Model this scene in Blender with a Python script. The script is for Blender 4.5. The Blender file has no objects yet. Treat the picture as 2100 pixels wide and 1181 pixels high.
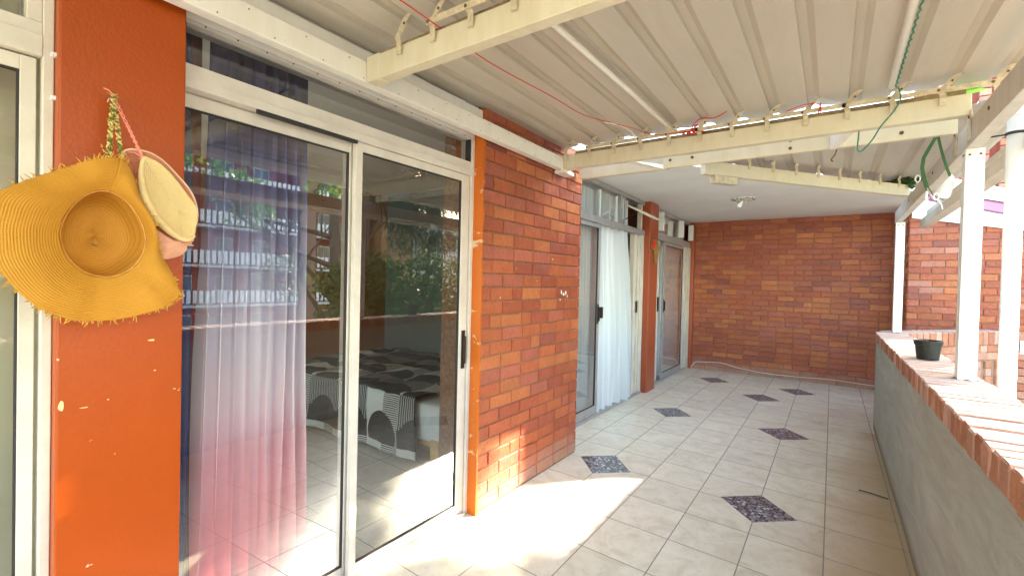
import bpy, bmesh, math, random
from mathutils import Vector, Matrix, noise
random.seed(7)
R = math.radians
scene = bpy.context.scene
col = scene.collection
V = Vector

# ------------------------------------------------------------------ helpers
def link(o, parent=None):
    col.objects.link(o)
    if parent: o.parent = parent
    return o

class MB:
    """collects shapes; build() links them as one mesh object"""
    def __init__(s): s.v = []; s.f = []; s.m = []; s.c = {}; s.uv = {}
    def add(s, vs, fs, mi=0, color=None, uvs=None):
        b = len(s.v); s.v += [tuple(p) for p in vs]
        for k, f in enumerate(fs):
            if color is not None: s.c[len(s.f)] = color
            if uvs is not None: s.uv[len(s.f)] = [uvs[i] for i in f]
            s.f.append([b + i for i in f]); s.m.append(mi)
    def box(s, x0, x1, y0, y1, z0, z1, mi=0, color=None):
        vs = [(x, y, z) for x in (x0, x1) for y in (y0, y1) for z in (z0, z1)]
        s.add(vs, [(0,1,3,2),(4,6,7,5),(0,4,5,1),(2,3,7,6),(0,2,6,4),(1,5,7,3)], mi, color)
    def obox(s, o, u, v, w, a, b, c, mi=0, color=None):
        """box at o with extents a=(a0,a1) along u etc."""
        vs = [V(o) + V(u)*x + V(v)*y + V(w)*z for x in a for y in b for z in c]
        s.add(vs, [(0,1,3,2),(4,6,7,5),(0,4,5,1),(2,3,7,6),(0,2,6,4),(1,5,7,3)], mi, color)
    def tube(s, pts, r, n=8, mi=0, color=None, caps=True):
        pts = [V(p) for p in pts]; rs = r if isinstance(r, (list, tuple)) else [r]*len(pts)
        rings = []; prev = None
        for i, p in enumerate(pts):
            t = (pts[min(i+1, len(pts)-1)] - pts[max(i-1, 0)])
            if t.length < 1e-9: t = V((0,0,1))
            t.normalize()
            if prev is None:
                a = V((0,0,1)) if abs(t.z) < .9 else V((1,0,0)); a = (a - t*a.dot(t)).normalized()
            else:
                a = (prev - t*prev.dot(t)).normalized()
            prev = a; b = t.cross(a)
            rings.append([p + (a*math.cos(6.28318*k/n) + b*math.sin(6.28318*k/n))*rs[i] for k in range(n)])
        vs = [q for ring in rings for q in ring]; fs = []
        for i in range(len(rings)-1):
            for k in range(n): fs.append((i*n+k, i*n+(k+1) % n, (i+1)*n+(k+1) % n, (i+1)*n+k))
        if caps: fs.append(tuple(range(n))[::-1]); fs.append(tuple((len(rings)-1)*n+k for k in range(n)))
        s.add(vs, fs, mi, color)
    def build(s, name, mats, parent=None, smooth=False, bevel=0):
        me = bpy.data.meshes.new(name); me.from_pydata(s.v, [], s.f); 
        for m in (mats if isinstance(mats, (list, tuple)) else [mats]): me.materials.append(m)
        me.polygons.foreach_set('material_index', s.m)
        if s.c:
            a = me.color_attributes.new('tint', 'FLOAT_COLOR', 'CORNER')
            for p in me.polygons:
                c = s.c.get(p.index, (1,1,1))
                for li in p.loop_indices: a.data[li].color = (*c[:3], 1)
        if s.uv:
            u = me.uv_layers.new(name='map')
            for p in me.polygons:
                q = s.uv.get(p.index)
                if q:
                    for k, li in enumerate(p.loop_indices): u.data[li].uv = q[k]
        bm = bmesh.new(); bm.from_mesh(me); bmesh.ops.recalc_face_normals(bm, faces=bm.faces); bm.to_mesh(me); bm.free()
        if smooth:
            me.polygons.foreach_set('use_smooth', [True]*len(me.polygons))
        me.update()
        o = bpy.data.objects.new(name, me); link(o, parent)
        if bevel:
            b = o.modifiers.new('bevel', 'BEVEL'); b.width = bevel; b.segments = 2; b.limit_method = 'ANGLE'; b.angle_limit = R(40)
        return o

def tag(o, label=None, cat=None, group=None, kind=None):
    if label: o['label'] = label
    if cat: o['category'] = cat
    if group: o['group'] = group
    if kind: o['kind'] = kind
    return o
def thing(name, loc, label, cat, group=None):
    o = bpy.data.objects.new(name, None); o.empty_display_size = .1; col.objects.link(o)
    tag(o, label, cat, group)
    o.location = loc
    return o
def under(o, root):
    """parent a world-built mesh to a thing's empty, keeping it where it stands"""
    o.parent = root; o.matrix_parent_inverse = Matrix.Translation(root.location).inverted()
    return o

# ------------------------------------------------------------------ materials
def mat(name, color=(.5,.5,.5), rough=.5, metal=0, nscale=0, namt=.15, bump=0, bscale=60, spec=.5, color2=None, distort=0):
    m = bpy.data.materials.new(name); m.use_nodes = True; nt = m.node_tree; N = nt.nodes; L = nt.links
    p = N['Principled BSDF']; p.inputs['Roughness'].default_value = rough; p.inputs['Metallic'].default_value = metal
    p.inputs['Specular IOR Level'].default_value = spec
    p.inputs['Base Color'].default_value = (*color, 1)
    tc = N.new('ShaderNodeTexCoord')
    if nscale:
        n = N.new('ShaderNodeTexNoise'); n.inputs['Scale'].default_value = nscale; n.inputs['Detail'].default_value = 6; n.inputs['Roughness'].default_value = .65
        n.inputs['Distortion'].default_value = distort
        L.new(tc.outputs['Object'], n.inputs['Vector'])
        r = N.new('ShaderNodeValToRGB'); r.color_ramp.elements[0].position = .35; r.color_ramp.elements[1].position = .68
        c2 = color2 or tuple(c*(1-namt) for c in color)
        r.color_ramp.elements[0].color = (*c2, 1); r.color_ramp.elements[1].color = (*color, 1)
        L.new(n.outputs['Fac'], r.inputs['Fac']); L.new(r.outputs['Color'], p.inputs['Base Color'])
    if bump:
        n2 = N.new('ShaderNodeTexNoise'); n2.inputs['Scale'].default_value = bscale; n2.inputs['Detail'].default_value = 4
        L.new(tc.outputs['Object'], n2.inputs['Vector'])
        b = N.new('ShaderNodeBump'); b.inputs['Strength'].default_value = bump; b.inputs['Distance'].default_value = .01
        L.new(n2.outputs['Fac'], b.inputs['Height']); L.new(b.outputs['Normal'], p.inputs['Normal'])
    return m
def math_node(nt, op, a=None, b=None, c=None):
    n = nt.nodes.new('ShaderNodeMath'); n.operation = op
    for i, x in enumerate((a, b, c)):
        if x is None: continue
        if isinstance(x, (int, float)): n.inputs[i].default_value = x
        else: nt.links.new(x, n.inputs[i])
    return n.outputs[0]
def ramp(nt, fac, stops, interp='LINEAR'):
    r = nt.nodes.new('ShaderNodeValToRGB'); r.color_ramp.interpolation = interp
    e = r.color_ramp.elements
    while len(e) < len(stops): e.new(.5)
    for k, (p, c) in enumerate(stops): e[k].position = p; e[k].color = (*c, 1)
    nt.links.new(fac, r.inputs['Fac']); return r.outputs['Color']
def mixc(nt, fac, a, b, mode='MIX'):
    n = nt.nodes.new('ShaderNodeMix'); n.data_type = 'RGBA'; n.blend_type = mode
    for s, x in ((n.inputs['Factor'], fac), (n.inputs['A'], a), (n.inputs['B'], b)):
        if isinstance(x, (int, float)): s.default_value = x
        elif isinstance(x, tuple): s.default_value = (*x, 1)
        else: nt.links.new(x, s)
    return n.outputs['Result']
def noise_n(nt, vec, scale, detail=5, dist=0, rough=.6):
    n = nt.nodes.new('ShaderNodeTexNoise'); n.inputs['Scale'].default_value = scale; n.inputs['Detail'].default_value = detail
    n.inputs['Distortion'].default_value = dist; n.inputs['Roughness'].default_value = rough
    nt.links.new(vec, n.inputs['Vector']); return n.outputs['Fac']
def bump_n(nt, h, strength, dist, normal_to):
    b = nt.nodes.new('ShaderNodeBump'); b.inputs['Strength'].default_value = strength; b.inputs['Distance'].default_value = dist
    nt.links.new(h, b.inputs['Height']); nt.links.new(b.outputs['Normal'], normal_to)
def base(name, rough=.5, spec=.5):
    m = bpy.data.materials.new(name); m.use_nodes = True; nt = m.node_tree
    p = nt.nodes['Principled BSDF']; p.inputs['Roughness'].default_value = rough; p.inputs['Specular IOR Level'].default_value = spec
    tc = nt.nodes.new('ShaderNodeTexCoord')
    return m, nt, p, tc

def brick_mat(name, rough=.45, gloss=.5, dust=0.0, pale_top=False):
    m, nt, p, tc = base(name, rough, gloss)
    at = nt.nodes.new('ShaderNodeAttribute'); at.attribute_name = 'tint'
    obj = tc.outputs['Object']
    n1 = noise_n(nt, obj, 9, 5); n2 = noise_n(nt, obj, 45, 6, .5, .7); n3 = noise_n(nt, obj, 2.2, 3)
    c = mixc(nt, math_node(nt, 'MULTIPLY', n1, .5), at.outputs['Color'], (.055,.017,.013))
    c = mixc(nt, math_node(nt, 'MULTIPLY', math_node(nt, 'GREATER_THAN', n2, .64), .35), c, (.46,.21,.12))
    c = mixc(nt, math_node(nt, 'MULTIPLY', math_node(nt, 'LESS_THAN', n2, .37), .55), c, (.05,.018,.02))
    if dust:
        sx = nt.nodes.new('ShaderNodeSeparateXYZ'); nt.links.new(obj, sx.inputs[0])
        lo = math_node(nt, 'SUBTRACT', .22, sx.outputs['Z'])
        lo = math_node(nt, 'MULTIPLY', math_node(nt, 'ADD', math_node(nt, 'MULTIPLY', lo, 2.2), math_node(nt, 'SUBTRACT', n1, .45)), dust)
        lo = math_node(nt, 'MINIMUM', math_node(nt, 'MAXIMUM', lo, 0), .6)
        c = mixc(nt, lo, c, (.42,.33,.28))
    if pale_top:  # upward faces painted paler: worn tops and sunlit whiteness in one colour
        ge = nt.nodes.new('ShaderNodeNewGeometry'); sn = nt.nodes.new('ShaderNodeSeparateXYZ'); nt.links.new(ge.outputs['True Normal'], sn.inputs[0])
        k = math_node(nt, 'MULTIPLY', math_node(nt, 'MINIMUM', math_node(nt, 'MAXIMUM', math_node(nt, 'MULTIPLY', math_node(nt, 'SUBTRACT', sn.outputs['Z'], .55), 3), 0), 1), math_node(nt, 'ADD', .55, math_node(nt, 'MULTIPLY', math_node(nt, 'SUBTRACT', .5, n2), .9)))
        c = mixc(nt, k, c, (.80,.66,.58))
    nt.links.new(c, p.inputs['Base Color'])
    h = math_node(nt, 'ADD', n2, math_node(nt, 'MULTIPLY', noise_n(nt, obj, 18, 3), 1.5))
    bump_n(nt, h, .8, .009, p.inputs['Normal'])
    nt.links.new(math_node(nt, 'ADD', rough-.12, math_node(nt, 'MULTIPLY', n1, .3)), p.inputs['Roughness'])
    return m

M = {}
M['brick'] = brick_mat('sealed red brick', .42, .5, 1.0)
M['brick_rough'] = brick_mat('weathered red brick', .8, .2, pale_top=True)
M['mortar'] = mat('dark mortar', (.34,.17,.10), .85, nscale=30, namt=.5, bump=.6, bscale=90)
M['mortar_pale'] = mat('pale mortar', (.33,.19,.14), .9, nscale=20, namt=.4, bump=.6, bscale=90)
def worn_paint(name, color, chips=.70, rough=.38, under=(.62,.5,.38)):
    m, nt, p, tc = base(name, rough, .45)
    o = tc.outputs['Object']
    n1 = noise_n(nt, o, 1.6, 5); n2 = noise_n(nt, o, 14, 7, .4, .6)
    c = mixc(nt, n1, tuple(x*1.12 for x in color), tuple(x*.82 for x in color))
    mp = nt.nodes.new('ShaderNodeMapping'); mp.inputs['Scale'].default_value = (30, 30, 90); nt.links.new(o, mp.inputs['Vector'])
    n3 = noise_n(nt, mp.outputs['Vector'], .35, 3)
    k = math_node(nt, 'GREATER_THAN', math_node(nt, 'ADD', math_node(nt, 'MULTIPLY', n2, .5), math_node(nt, 'MULTIPLY', n3, .5)), chips)
    c = mixc(nt, k, c, under)
    nt.links.new(c, p.inputs['Base Color'])
    bump_n(nt, math_node(nt, 'ADD', noise_n(nt, o, 70, 4), math_node(nt, 'MULTIPLY', n1, 2)), .18, .006, p.inputs['Normal'])
    return m
M['orange'] = worn_paint('glossy orange wall paint', (.38,.055,.001), .665)
M['orange_edge'] = worn_paint('chipped bright orange paint', (.52,.11,.006), .60, .45, (.6,.38,.25))
M['rust_paint'] = worn_paint('brick red paint', (.36,.075,.030), .69)
M['alu'] = mat('off white door frame', (.66,.59,.53), .42, nscale=6, namt=.16, bump=.05)
M['alu_grey'] = mat('silver door frame', (.42,.40,.39), .35, .2, nscale=8, namt=.2)
M['alu_cream'] = mat('cream painted jamb', (.70,.63,.53), .5, nscale=5, namt=.2)
M['gasket'] = mat('black rubber seal', (.02,.015,.018), .6)
M['handle'] = mat('dark bronze handle', (.035,.022,.018), .35, .6)
M['screw'] = mat('rusty bolt head', (.16,.08,.04), .6, .4)
def beam_mat(name, c1, c2, c3):
    m, nt, p, tc = base(name, .5, .4)
    o = tc.outputs['Object']
    mp = nt.nodes.new('ShaderNodeMapping'); mp.inputs['Scale'].default_value = (5, 5, 1.0); nt.links.new(o, mp.inputs['Vector'])
    n1 = noise_n(nt, mp.outputs['Vector'], 2.4, 7, .2, .7); n2 = noise_n(nt, o, 1.3, 4); n3 = noise_n(nt, o, 24, 5, 0, .7)
    c = mixc(nt, ramp(nt, n1, [(.42, (0,0,0)), (.80, (.8,.8,.8))]), c1, c2)
    c = mixc(nt, ramp(nt, n2, [(.4, (0,0,0)), (.75, (.6,.6,.6))]), c, c3)
    c = mixc(nt, math_node(nt, 'MULTIPLY', math_node(nt, 'GREATER_THAN', n3, .70), .6), c, (.17,.10,.05))
    nt.links.new(c, p.inputs['Base Color']); bump_n(nt, n3, .15, .004, p.inputs['Normal'])
    return m
M['beam'] = beam_mat('stained cream steel beam', (.66,.59,.45), (.55,.45,.29), (.61,.53,.38))
M['beam_white'] = beam_mat('white painted beam', (.78,.74,.68), (.66,.60,.52), (.72,.68,.62))
M['beam_grey'] = beam_mat('weathered pale grey beam', (.62,.56,.49), (.42,.36,.30), (.52,.47,.40))
M['post'] = beam_mat('white painted post', (.84,.83,.80), (.76,.74,.70), (.80,.78,.75))
M['strap'] = mat('cream hook strap', (.72,.60,.42), .5, nscale=30, namt=.4)
def sheet_mat(name, c1, c2):
    m, nt, p, tc = base(name, .42, .4); o = tc.outputs['Object']
    mp = nt.nodes.new('ShaderNodeMapping'); mp.inputs['Scale'].default_value = (3, .6, 1); nt.links.new(o, mp.inputs['Vector'])
    n1 = noise_n(nt, mp.outputs['Vector'], 2.2, 6, .6, .65); n2 = noise_n(nt, o, 26, 5, 0, .75)
    at = nt.nodes.new('ShaderNodeAttribute'); at.attribute_name = 'tint'
    c = mixc(nt, n1, c1, c2)
    c = mixc(nt, 1.0, c, at.outputs['Color'], 'MULTIPLY')
    c = mixc(nt, math_node(nt, 'MULTIPLY', math_node(nt, 'GREATER_THAN', n2, .735), .8), c, (.12,.08,.05))
    nt.links.new(c, p.inputs['Base Color']); bump_n(nt, n1, .25, .01, p.inputs['Normal'])
    return m
M['sheet'] = sheet_mat('dusty cream roof sheet', (.57,.515,.44), (.42,.37,.31))
M['sheet_grey'] = sheet_mat('dull grey roof sheet', (.60,.57,.53), (.38,.35,.31))
M['slab'] = mat('white painted ceiling', (.88,.85,.81), .85, nscale=1.2, namt=.10, bump=.25, bscale=25)
def render_coat():
    m, nt, p, tc = base('grey cement plaster', .9, .2); o = tc.outputs['Object']
    mp = nt.nodes.new('ShaderNodeMapping'); mp.inputs['Scale'].default_value = (1, .5, 3); mp.inputs['Rotation'].default_value = (R(25),0,0); nt.links.new(o, mp.inputs['Vector'])
    n1 = noise_n(nt, mp.outputs['Vector'], 3, 7, 1.2, .65); n2 = noise_n(nt, o, 1.1, 4, .5); n3 = noise_n(nt, o, 60, 5, 0, .7)
    c = ramp(nt, n1, [(.25, (.29,.28,.245)), (.75, (.45,.43,.385))])
    c = mixc(nt, ramp(nt, n2, [(.45, (0,0,0)), (.7, (.45,.45,.45))]), c, (.30,.27,.22))
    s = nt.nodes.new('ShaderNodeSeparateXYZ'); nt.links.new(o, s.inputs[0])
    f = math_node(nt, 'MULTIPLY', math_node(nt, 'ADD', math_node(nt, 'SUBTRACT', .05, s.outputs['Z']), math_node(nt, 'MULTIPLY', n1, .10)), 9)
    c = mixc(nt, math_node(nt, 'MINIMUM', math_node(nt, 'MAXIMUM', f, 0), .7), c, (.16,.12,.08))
    c = mixc(nt, math_node(nt, 'MULTIPLY', math_node(nt, 'GREATER_THAN', n3, .69), .5), c, (.6,.57,.5))
    nt.links.new(c, p.inputs['Base Color']); bump_n(nt, math_node(nt, 'ADD', math_node(nt, 'MULTIPLY', n1, 2), n3), .7, .008, p.inputs['Normal'])
    return m
M['grey_plaster'] = render_coat()
M['plaster_white'] = mat('white plaster', (.8,.78,.74), .85, nscale=2, namt=.1, bump=.2)
M['pink'] = mat('pink painted fascia', (.62,.22,.36), .7, nscale=3, namt=.2)
M['maroon'] = mat('maroon trim', (.16,.06,.09), .7)
M['red_rope'] = mat('red cord', (.62,.03,.02), .6)
M['green_rope'] = mat('green twine', (.05,.24,.17), .75, nscale=200, namt=.4)
M['white_plastic'] = mat('white plastic', (.86,.88,.9), .3, nscale=6, namt=.06)
M['black_plastic'] = mat('black plastic', (.012,.014,.012), .35, nscale=12, namt=.4)
M['soil'] = mat('dry soil', (.12,.08,.05), .95, bump=.8, bscale=50)
M['cable'] = mat('white cable', (.80,.72,.62), .6)
M['wood'] = mat('pine wood', (.62,.36,.12), .45, nscale=12, namt=.3)
M['int_orange'] = mat('rust coloured wall', (.30,.09,.025), .7, nscale=2, namt=.2)
M['int_grey'] = mat('dark grey wall', (.13,.145,.14), .7, nscale=2, namt=.2)
M['int_white'] = mat('white ceiling paint', (.86,.85,.80), .9)
M['bluefab'] = mat('navy curtain cloth', (.03,.045,.16), .85, nscale=60, namt=.2)
M['maroonfab'] = mat('burgundy curtain cloth', (.20,.03,.05), .85, nscale=60, namt=.2)
M['coral'] = mat('coral hem', (.8,.25,.2), .8)
M['bark'] = mat('grey bark', (.16,.13,.10), .9, nscale=8, namt=.5, bump=1, bscale=20)

def leafmat(name, c1, c2):
    m, nt, p, tc = base(name, .5, .4)
    at = nt.nodes.new('ShaderNodeAttribute'); at.attribute_name = 'tint'
    nt.links.new(at.outputs['Color'], p.inputs['Base Color'])
    tr = nt.nodes.new('ShaderNodeBsdfTranslucent'); nt.links.new(at.outputs['Color'], tr.inputs['Color'])
    mx = nt.nodes.new('ShaderNodeMixShader'); mx.inputs[0].default_value = .35
    out = nt.nodes['Material Output']; nt.links.new(p.outputs[0], mx.inputs[1]); nt.links.new(tr.outputs[0], mx.inputs[2]); nt.links.new(mx.outputs[0], out.inputs['Surface'])
    return m
M['leaf'] = leafmat('leaf', 0, 0)

def glass_mat(name, tint=(.93,.95,.94), boost=1.0):
    m = bpy.data.materials.new(name); m.use_nodes = True; nt = m.node_tree; N = nt.nodes; L = nt.links
    N.remove(N['Principled BSDF'])
    t = N.new('ShaderNodeBsdfTransparent'); t.inputs['Color'].default_value = (*tint, 1)
    g = N.new('ShaderNodeBsdfGlossy'); g.inputs['Roughness'].default_value = 0.0; g.inputs['Color'].default_value = (1,1,1,1)
    f = N.new('ShaderNodeFresnel'); f.inputs['IOR'].default_value = 1.5
    mx = N.new('ShaderNodeMixShader'); L.new(math_node(nt, 'MINIMUM', math_node(nt, 'MULTIPLY', f.outputs[0], boost), 1), mx.inputs[0])
    L.new(t.outputs[0], mx.inputs[1]); L.new(g.outputs[0], mx.inputs[2]); L.new(mx.outputs[0], N['Material Output'].inputs['Surface'])
    return m
M['glass'] = glass_mat('window glass', (.97,.99,.97), 2.6)      # one sheet stands for both faces of the pane
M['glass_dull'] = glass_mat('grimy glass', (.90,.92,.87), 2.0)

def sheer(name, colour_fn, alpha=.25, translucent=.35):
    m, nt, p, tc = base(name, .9, .1)
    c = colour_fn(nt, tc)
    if isinstance(c, tuple): p.inputs['Base Color'].default_value = (*c, 1)
    else: nt.links.new(c, p.inputs['Base Color'])
    tl = nt.nodes.new('ShaderNodeBsdfTranslucent')
    if isinstance(c, tuple): tl.inputs['Color'].default_value = (*c, 1)
    else: nt.links.new(c, tl.inputs['Color'])
    tr = nt.nodes.new('ShaderNodeBsdfTransparent')
    a = nt.nodes.new('ShaderNodeMixShader'); a.inputs[0].default_value = translucent
    b = nt.nodes.new('ShaderNodeMixShader'); b.inputs[0].default_value = alpha
    L = nt.links; L.new(p.outputs[0], a.inputs[1]); L.new(tl.outputs[0], a.inputs[2])
    L.new(a.outputs[0], b.inputs[1]); L.new(tr.outputs[0], b.inputs[2]); L.new(b.outputs[0], nt.nodes['Material Output'].inputs['Surface'])
    # fine weave
    w = nt.nodes.new('ShaderNodeTexWave'); w.inputs['Scale'].default_value = 160; w.bands_direction = 'Z'; L.new(tc.outputs['Object'], w.inputs['Vector'])
    bump_n(nt, w.outputs['Fac'], .15, .002, p.inputs['Normal'])
    return m
def ombre(nt, tc):
    s = nt.nodes.new('ShaderNodeSeparateXYZ'); nt.links.new(tc.outputs['Object'], s.inputs[0])
    z = math_node(nt, 'ADD', s.outputs['Z'], math_node(nt, 'MULTIPLY', math_node(nt, 'SUBTRACT', noise_n(nt, tc.outputs['Object'], 3), .5), .15))
    f = math_node(nt, 'DIVIDE', z, 2.7)
    c = ramp(nt, f, [(0, (.72,.06,.20)), (.09, (.88,.28,.40)), (.22, (.93,.55,.63)), (.36, (.92,.78,.84)), (.50, (.82,.77,.88)), (.64, (.46,.48,.70)), (.78, (.11,.14,.40)), (1, (.05,.06,.26))])
    return c
M['ombre'] = sheer('ombre sheer curtain', ombre, .06, .22)
M['white_sheer'] = sheer('white sheer curtain', lambda nt, tc: (.84,.87,.88), .05, .18)
M['cream_net'] = sheer('beige net curtain', lambda nt, tc: (.78,.74,.60), .04, .25)

# ---- tiled floor
TX, TY, Y00, SK = .41, .4233, 3.787, -.06
DIAM = [(-.41, 0), (-.41, 5), (-.41, 11), (-.82, 9), (-1.64, 0), (-1.64, 5), (-1.64, 11)]
def tile_mat(name, warm=0.0, interior=False):
    m, nt, p, tc = base(name, .28, .5); L = nt.links
    s = nt.nodes.new('ShaderNodeSeparateXYZ'); L.new(tc.outputs['Object'], s.inputs[0])
    X = s.outputs['X']; Y = s.outputs['Y']
    u = math_node(nt, 'DIVIDE', X, TX)
    v = math_node(nt, 'DIVIDE', math_node(nt, 'SUBTRACT', math_node(nt, 'SUBTRACT', Y, math_node(nt, 'MULTIPLY', X, SK)), Y00), TY)
    def line(t, half):
        fr = math_node(nt, 'SUBTRACT', t, math_node(nt, 'ROUND', t))
        return math_node(nt, 'LESS_THAN', math_node(nt, 'ABSOLUTE', fr), half)
    g = math_node(nt, 'MAXIMUM', line(u, .0085), line(v, .0080))
    cu = math_node(nt, 'FLOOR', u); cv = math_node(nt, 'FLOOR', v)
    cmb = nt.nodes.new('ShaderNodeCombineXYZ'); L.new(cu, cmb.inputs[0]); L.new(cv, cmb.inputs[1])
    wn = nt.nodes.new('ShaderNodeTexWhiteNoise'); wn.noise_dimensions = '3D'; L.new(cmb.outputs[0], wn.inputs['Vector'])
    # marbling shifts from tile to tile
    vm = nt.nodes.new('ShaderNodeVectorMath'); vm.operation = 'MULTIPLY_ADD'; L.new(wn.outputs['Color'], vm.inputs[0]); vm.inputs[1].default_value = (40,40,40); L.new(tc.outputs['Object'], vm.inputs[2])
    n1 = noise_n(nt, vm.outputs[0], 4.5, 8, 1.2, .62); n2 = noise_n(nt, vm.outputs[0], 22, 6, .6, .7)
    c = ramp(nt, n1, [(.30, (.63,.56,.43)), (.50, (.77,.70,.58)), (.72, (.85,.79,.68))])
    c = mixc(nt, math_node(nt, 'MULTIPLY', ramp(nt, n2, [(.52, (0,0,0)), (.72, (1,1,1))]), .35), c, (.45,.38,.27))
    c = mixc(nt, 1.0, c, ramp(nt, wn.outputs['Value'], [(0, (.90,.90,.90)), (1, (1.0,1.0,1.0))]), 'MULTIPLY')
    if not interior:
        # shade and warm reflected tone along the low wall, painted in as brown
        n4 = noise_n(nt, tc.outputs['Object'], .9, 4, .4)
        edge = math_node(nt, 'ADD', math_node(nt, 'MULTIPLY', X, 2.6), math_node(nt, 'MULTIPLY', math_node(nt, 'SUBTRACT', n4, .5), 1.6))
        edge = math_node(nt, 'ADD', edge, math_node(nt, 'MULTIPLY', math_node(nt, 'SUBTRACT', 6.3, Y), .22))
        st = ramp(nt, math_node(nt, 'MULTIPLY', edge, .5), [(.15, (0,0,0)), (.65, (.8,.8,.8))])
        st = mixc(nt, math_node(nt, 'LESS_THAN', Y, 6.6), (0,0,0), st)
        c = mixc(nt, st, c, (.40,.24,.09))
    c = mixc(nt, g, c, ramp(nt, n2, [(.35, (.17,.15,.13)), (.7, (.40,.36,.30))]))
    L.new(c, p.inputs['Base Color'])
    h = math_node(nt, 'ADD', math_node(nt, 'SUBTRACT', 1, g), math_node(nt, 'MULTIPLY', n2, .03))
    bump_n(nt, h, .5, .003, p.inputs['Normal'])
    r = math_node(nt, 'ADD', math_node(nt, 'ADD', .24, math_node(nt, 'MULTIPLY', n2, .22)), math_node(nt, 'MULTIPLY', g, .4))
    L.new(r, p.inputs['Roughness'])
    return m
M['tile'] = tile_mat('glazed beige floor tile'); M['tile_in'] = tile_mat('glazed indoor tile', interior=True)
def mosaic():
    m, nt, p, tc = base('glass mosaic', .2, .6); L = nt.links
    mp = nt.nodes.new('ShaderNodeMapping'); mp.inputs['Rotation'].default_value = (0,0,R(2)); L.new(tc.outputs['Object'], mp.inputs['Vector'])
    s = nt.nodes.new('ShaderNodeSeparateXYZ'); L.new(mp.outputs[0], s.inputs[0])
    k = 1/.0195
    u = math_node(nt, 'MULTIPLY', s.outputs['X'], k); v = math_node(nt, 'MULTIPLY', s.outputs['Y'], k)
    c3 = nt.nodes.new('ShaderNodeCombineXYZ'); L.new(math_node(nt, 'FLOOR', u), c3.inputs[0]); L.new(math_node(nt, 'FLOOR', v), c3.inputs[1])
    w = nt.nodes.new('ShaderNodeTexWhiteNoise'); L.new(c3.outputs[0], w.inputs['Vector'])
    c = ramp(nt, w.outputs['Value'], [(0, (.02,.02,.03)), (.28, (.10,.10,.12)), (.52, (.20,.20,.23)), (.80, (.33,.33,.37)), (.95, (.60,.60,.63))], 'CONSTANT')
    def ln(t): 
        fr = math_node(nt, 'FRACT', t); return math_node(nt, 'LESS_THAN', fr, .14)
    c = mixc(nt, math_node(nt, 'MAXIMUM', ln(u), ln(v)), c, (.22,.21,.23))
    L.new(c, p.inputs['Base Color']); return m
M['mosaic'] = mosaic()
def straw(name, c1, c2, fine=1.0):
    m, nt, p, tc = base(name, .65, .3); L = nt.links
    uvn = nt.nodes.new('ShaderNodeUVMap'); uvn.uv_map = 'map'
    s = nt.nodes.new('ShaderNodeSeparateXYZ'); L.new(uvn.outputs[0], s.inputs[0])
    n0 = noise_n(nt, tc.outputs['Object'], 12, 4)
    rr = math_node(nt, 'ADD', math_node(nt, 'MULTIPLY', s.outputs['Y'], 155*fine), math_node(nt, 'MULTIPLY', n0, .9))
    fr = math_node(nt, 'FRACT', rr); tri = math_node(nt, 'ABSOLUTE', math_node(nt, 'SUBTRACT', math_node(nt, 'MULTIPLY', fr, 2), 1))
    th = math_node(nt, 'FRACT', math_node(nt, 'MULTIPLY', s.outputs['X'], 260))
    c = mixc(nt, ramp(nt, tri, [(.0, (1,1,1)), (.45, (0,0,0))]), c1, c2)
    c = mixc(nt, math_node(nt, 'MULTIPLY', n0, .5), c, tuple(x*.62 for x in c1))
    n5 = noise_n(nt, tc.outputs['Object'], 160, 3)
    c = mixc(nt, math_node(nt, 'MULTIPLY', n5, .35), c, tuple(min(1, x*1.5) for x in c1))
    L.new(c, p.inputs['Base Color'])
    h = math_node(nt, 'ADD', tri, math_node(nt, 'ADD', math_node(nt, 'MULTIPLY', th, .25), math_node(nt, 'MULTIPLY', n5, 1.2)))
    bump_n(nt, h, .55, .0020, p.inputs['Normal'])
    return m
M['straw'] = straw('golden woven straw', (.54,.24,.026), (.36,.14,.013))
M['straw_fringe'] = mat('straw fringe', (.66,.34,.05), .7, nscale=40, namt=.4)
M['pinkstraw'] = straw('faded pink woven straw', (.72,.28,.17), (.56,.19,.10), 1.4)
M['creamstraw'] = straw('cream woven straw', (.72,.52,.25), (.64,.45,.20), 1.0)
M['pinkcord'] = mat('pink cord', (.85,.28,.22), .7)
def braid():
    m, nt, p, tc = base('yellow and green braid', .8, .2)
    n = noise_n(nt, tc.outputs['Object'], 90, 2)
    nt.links.new(ramp(nt, n, [(.45, (.14,.13,.03)), (.55, (.66,.5,.18))]), p.inputs['Base Color']); return m
M['braid'] = braid()
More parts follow.
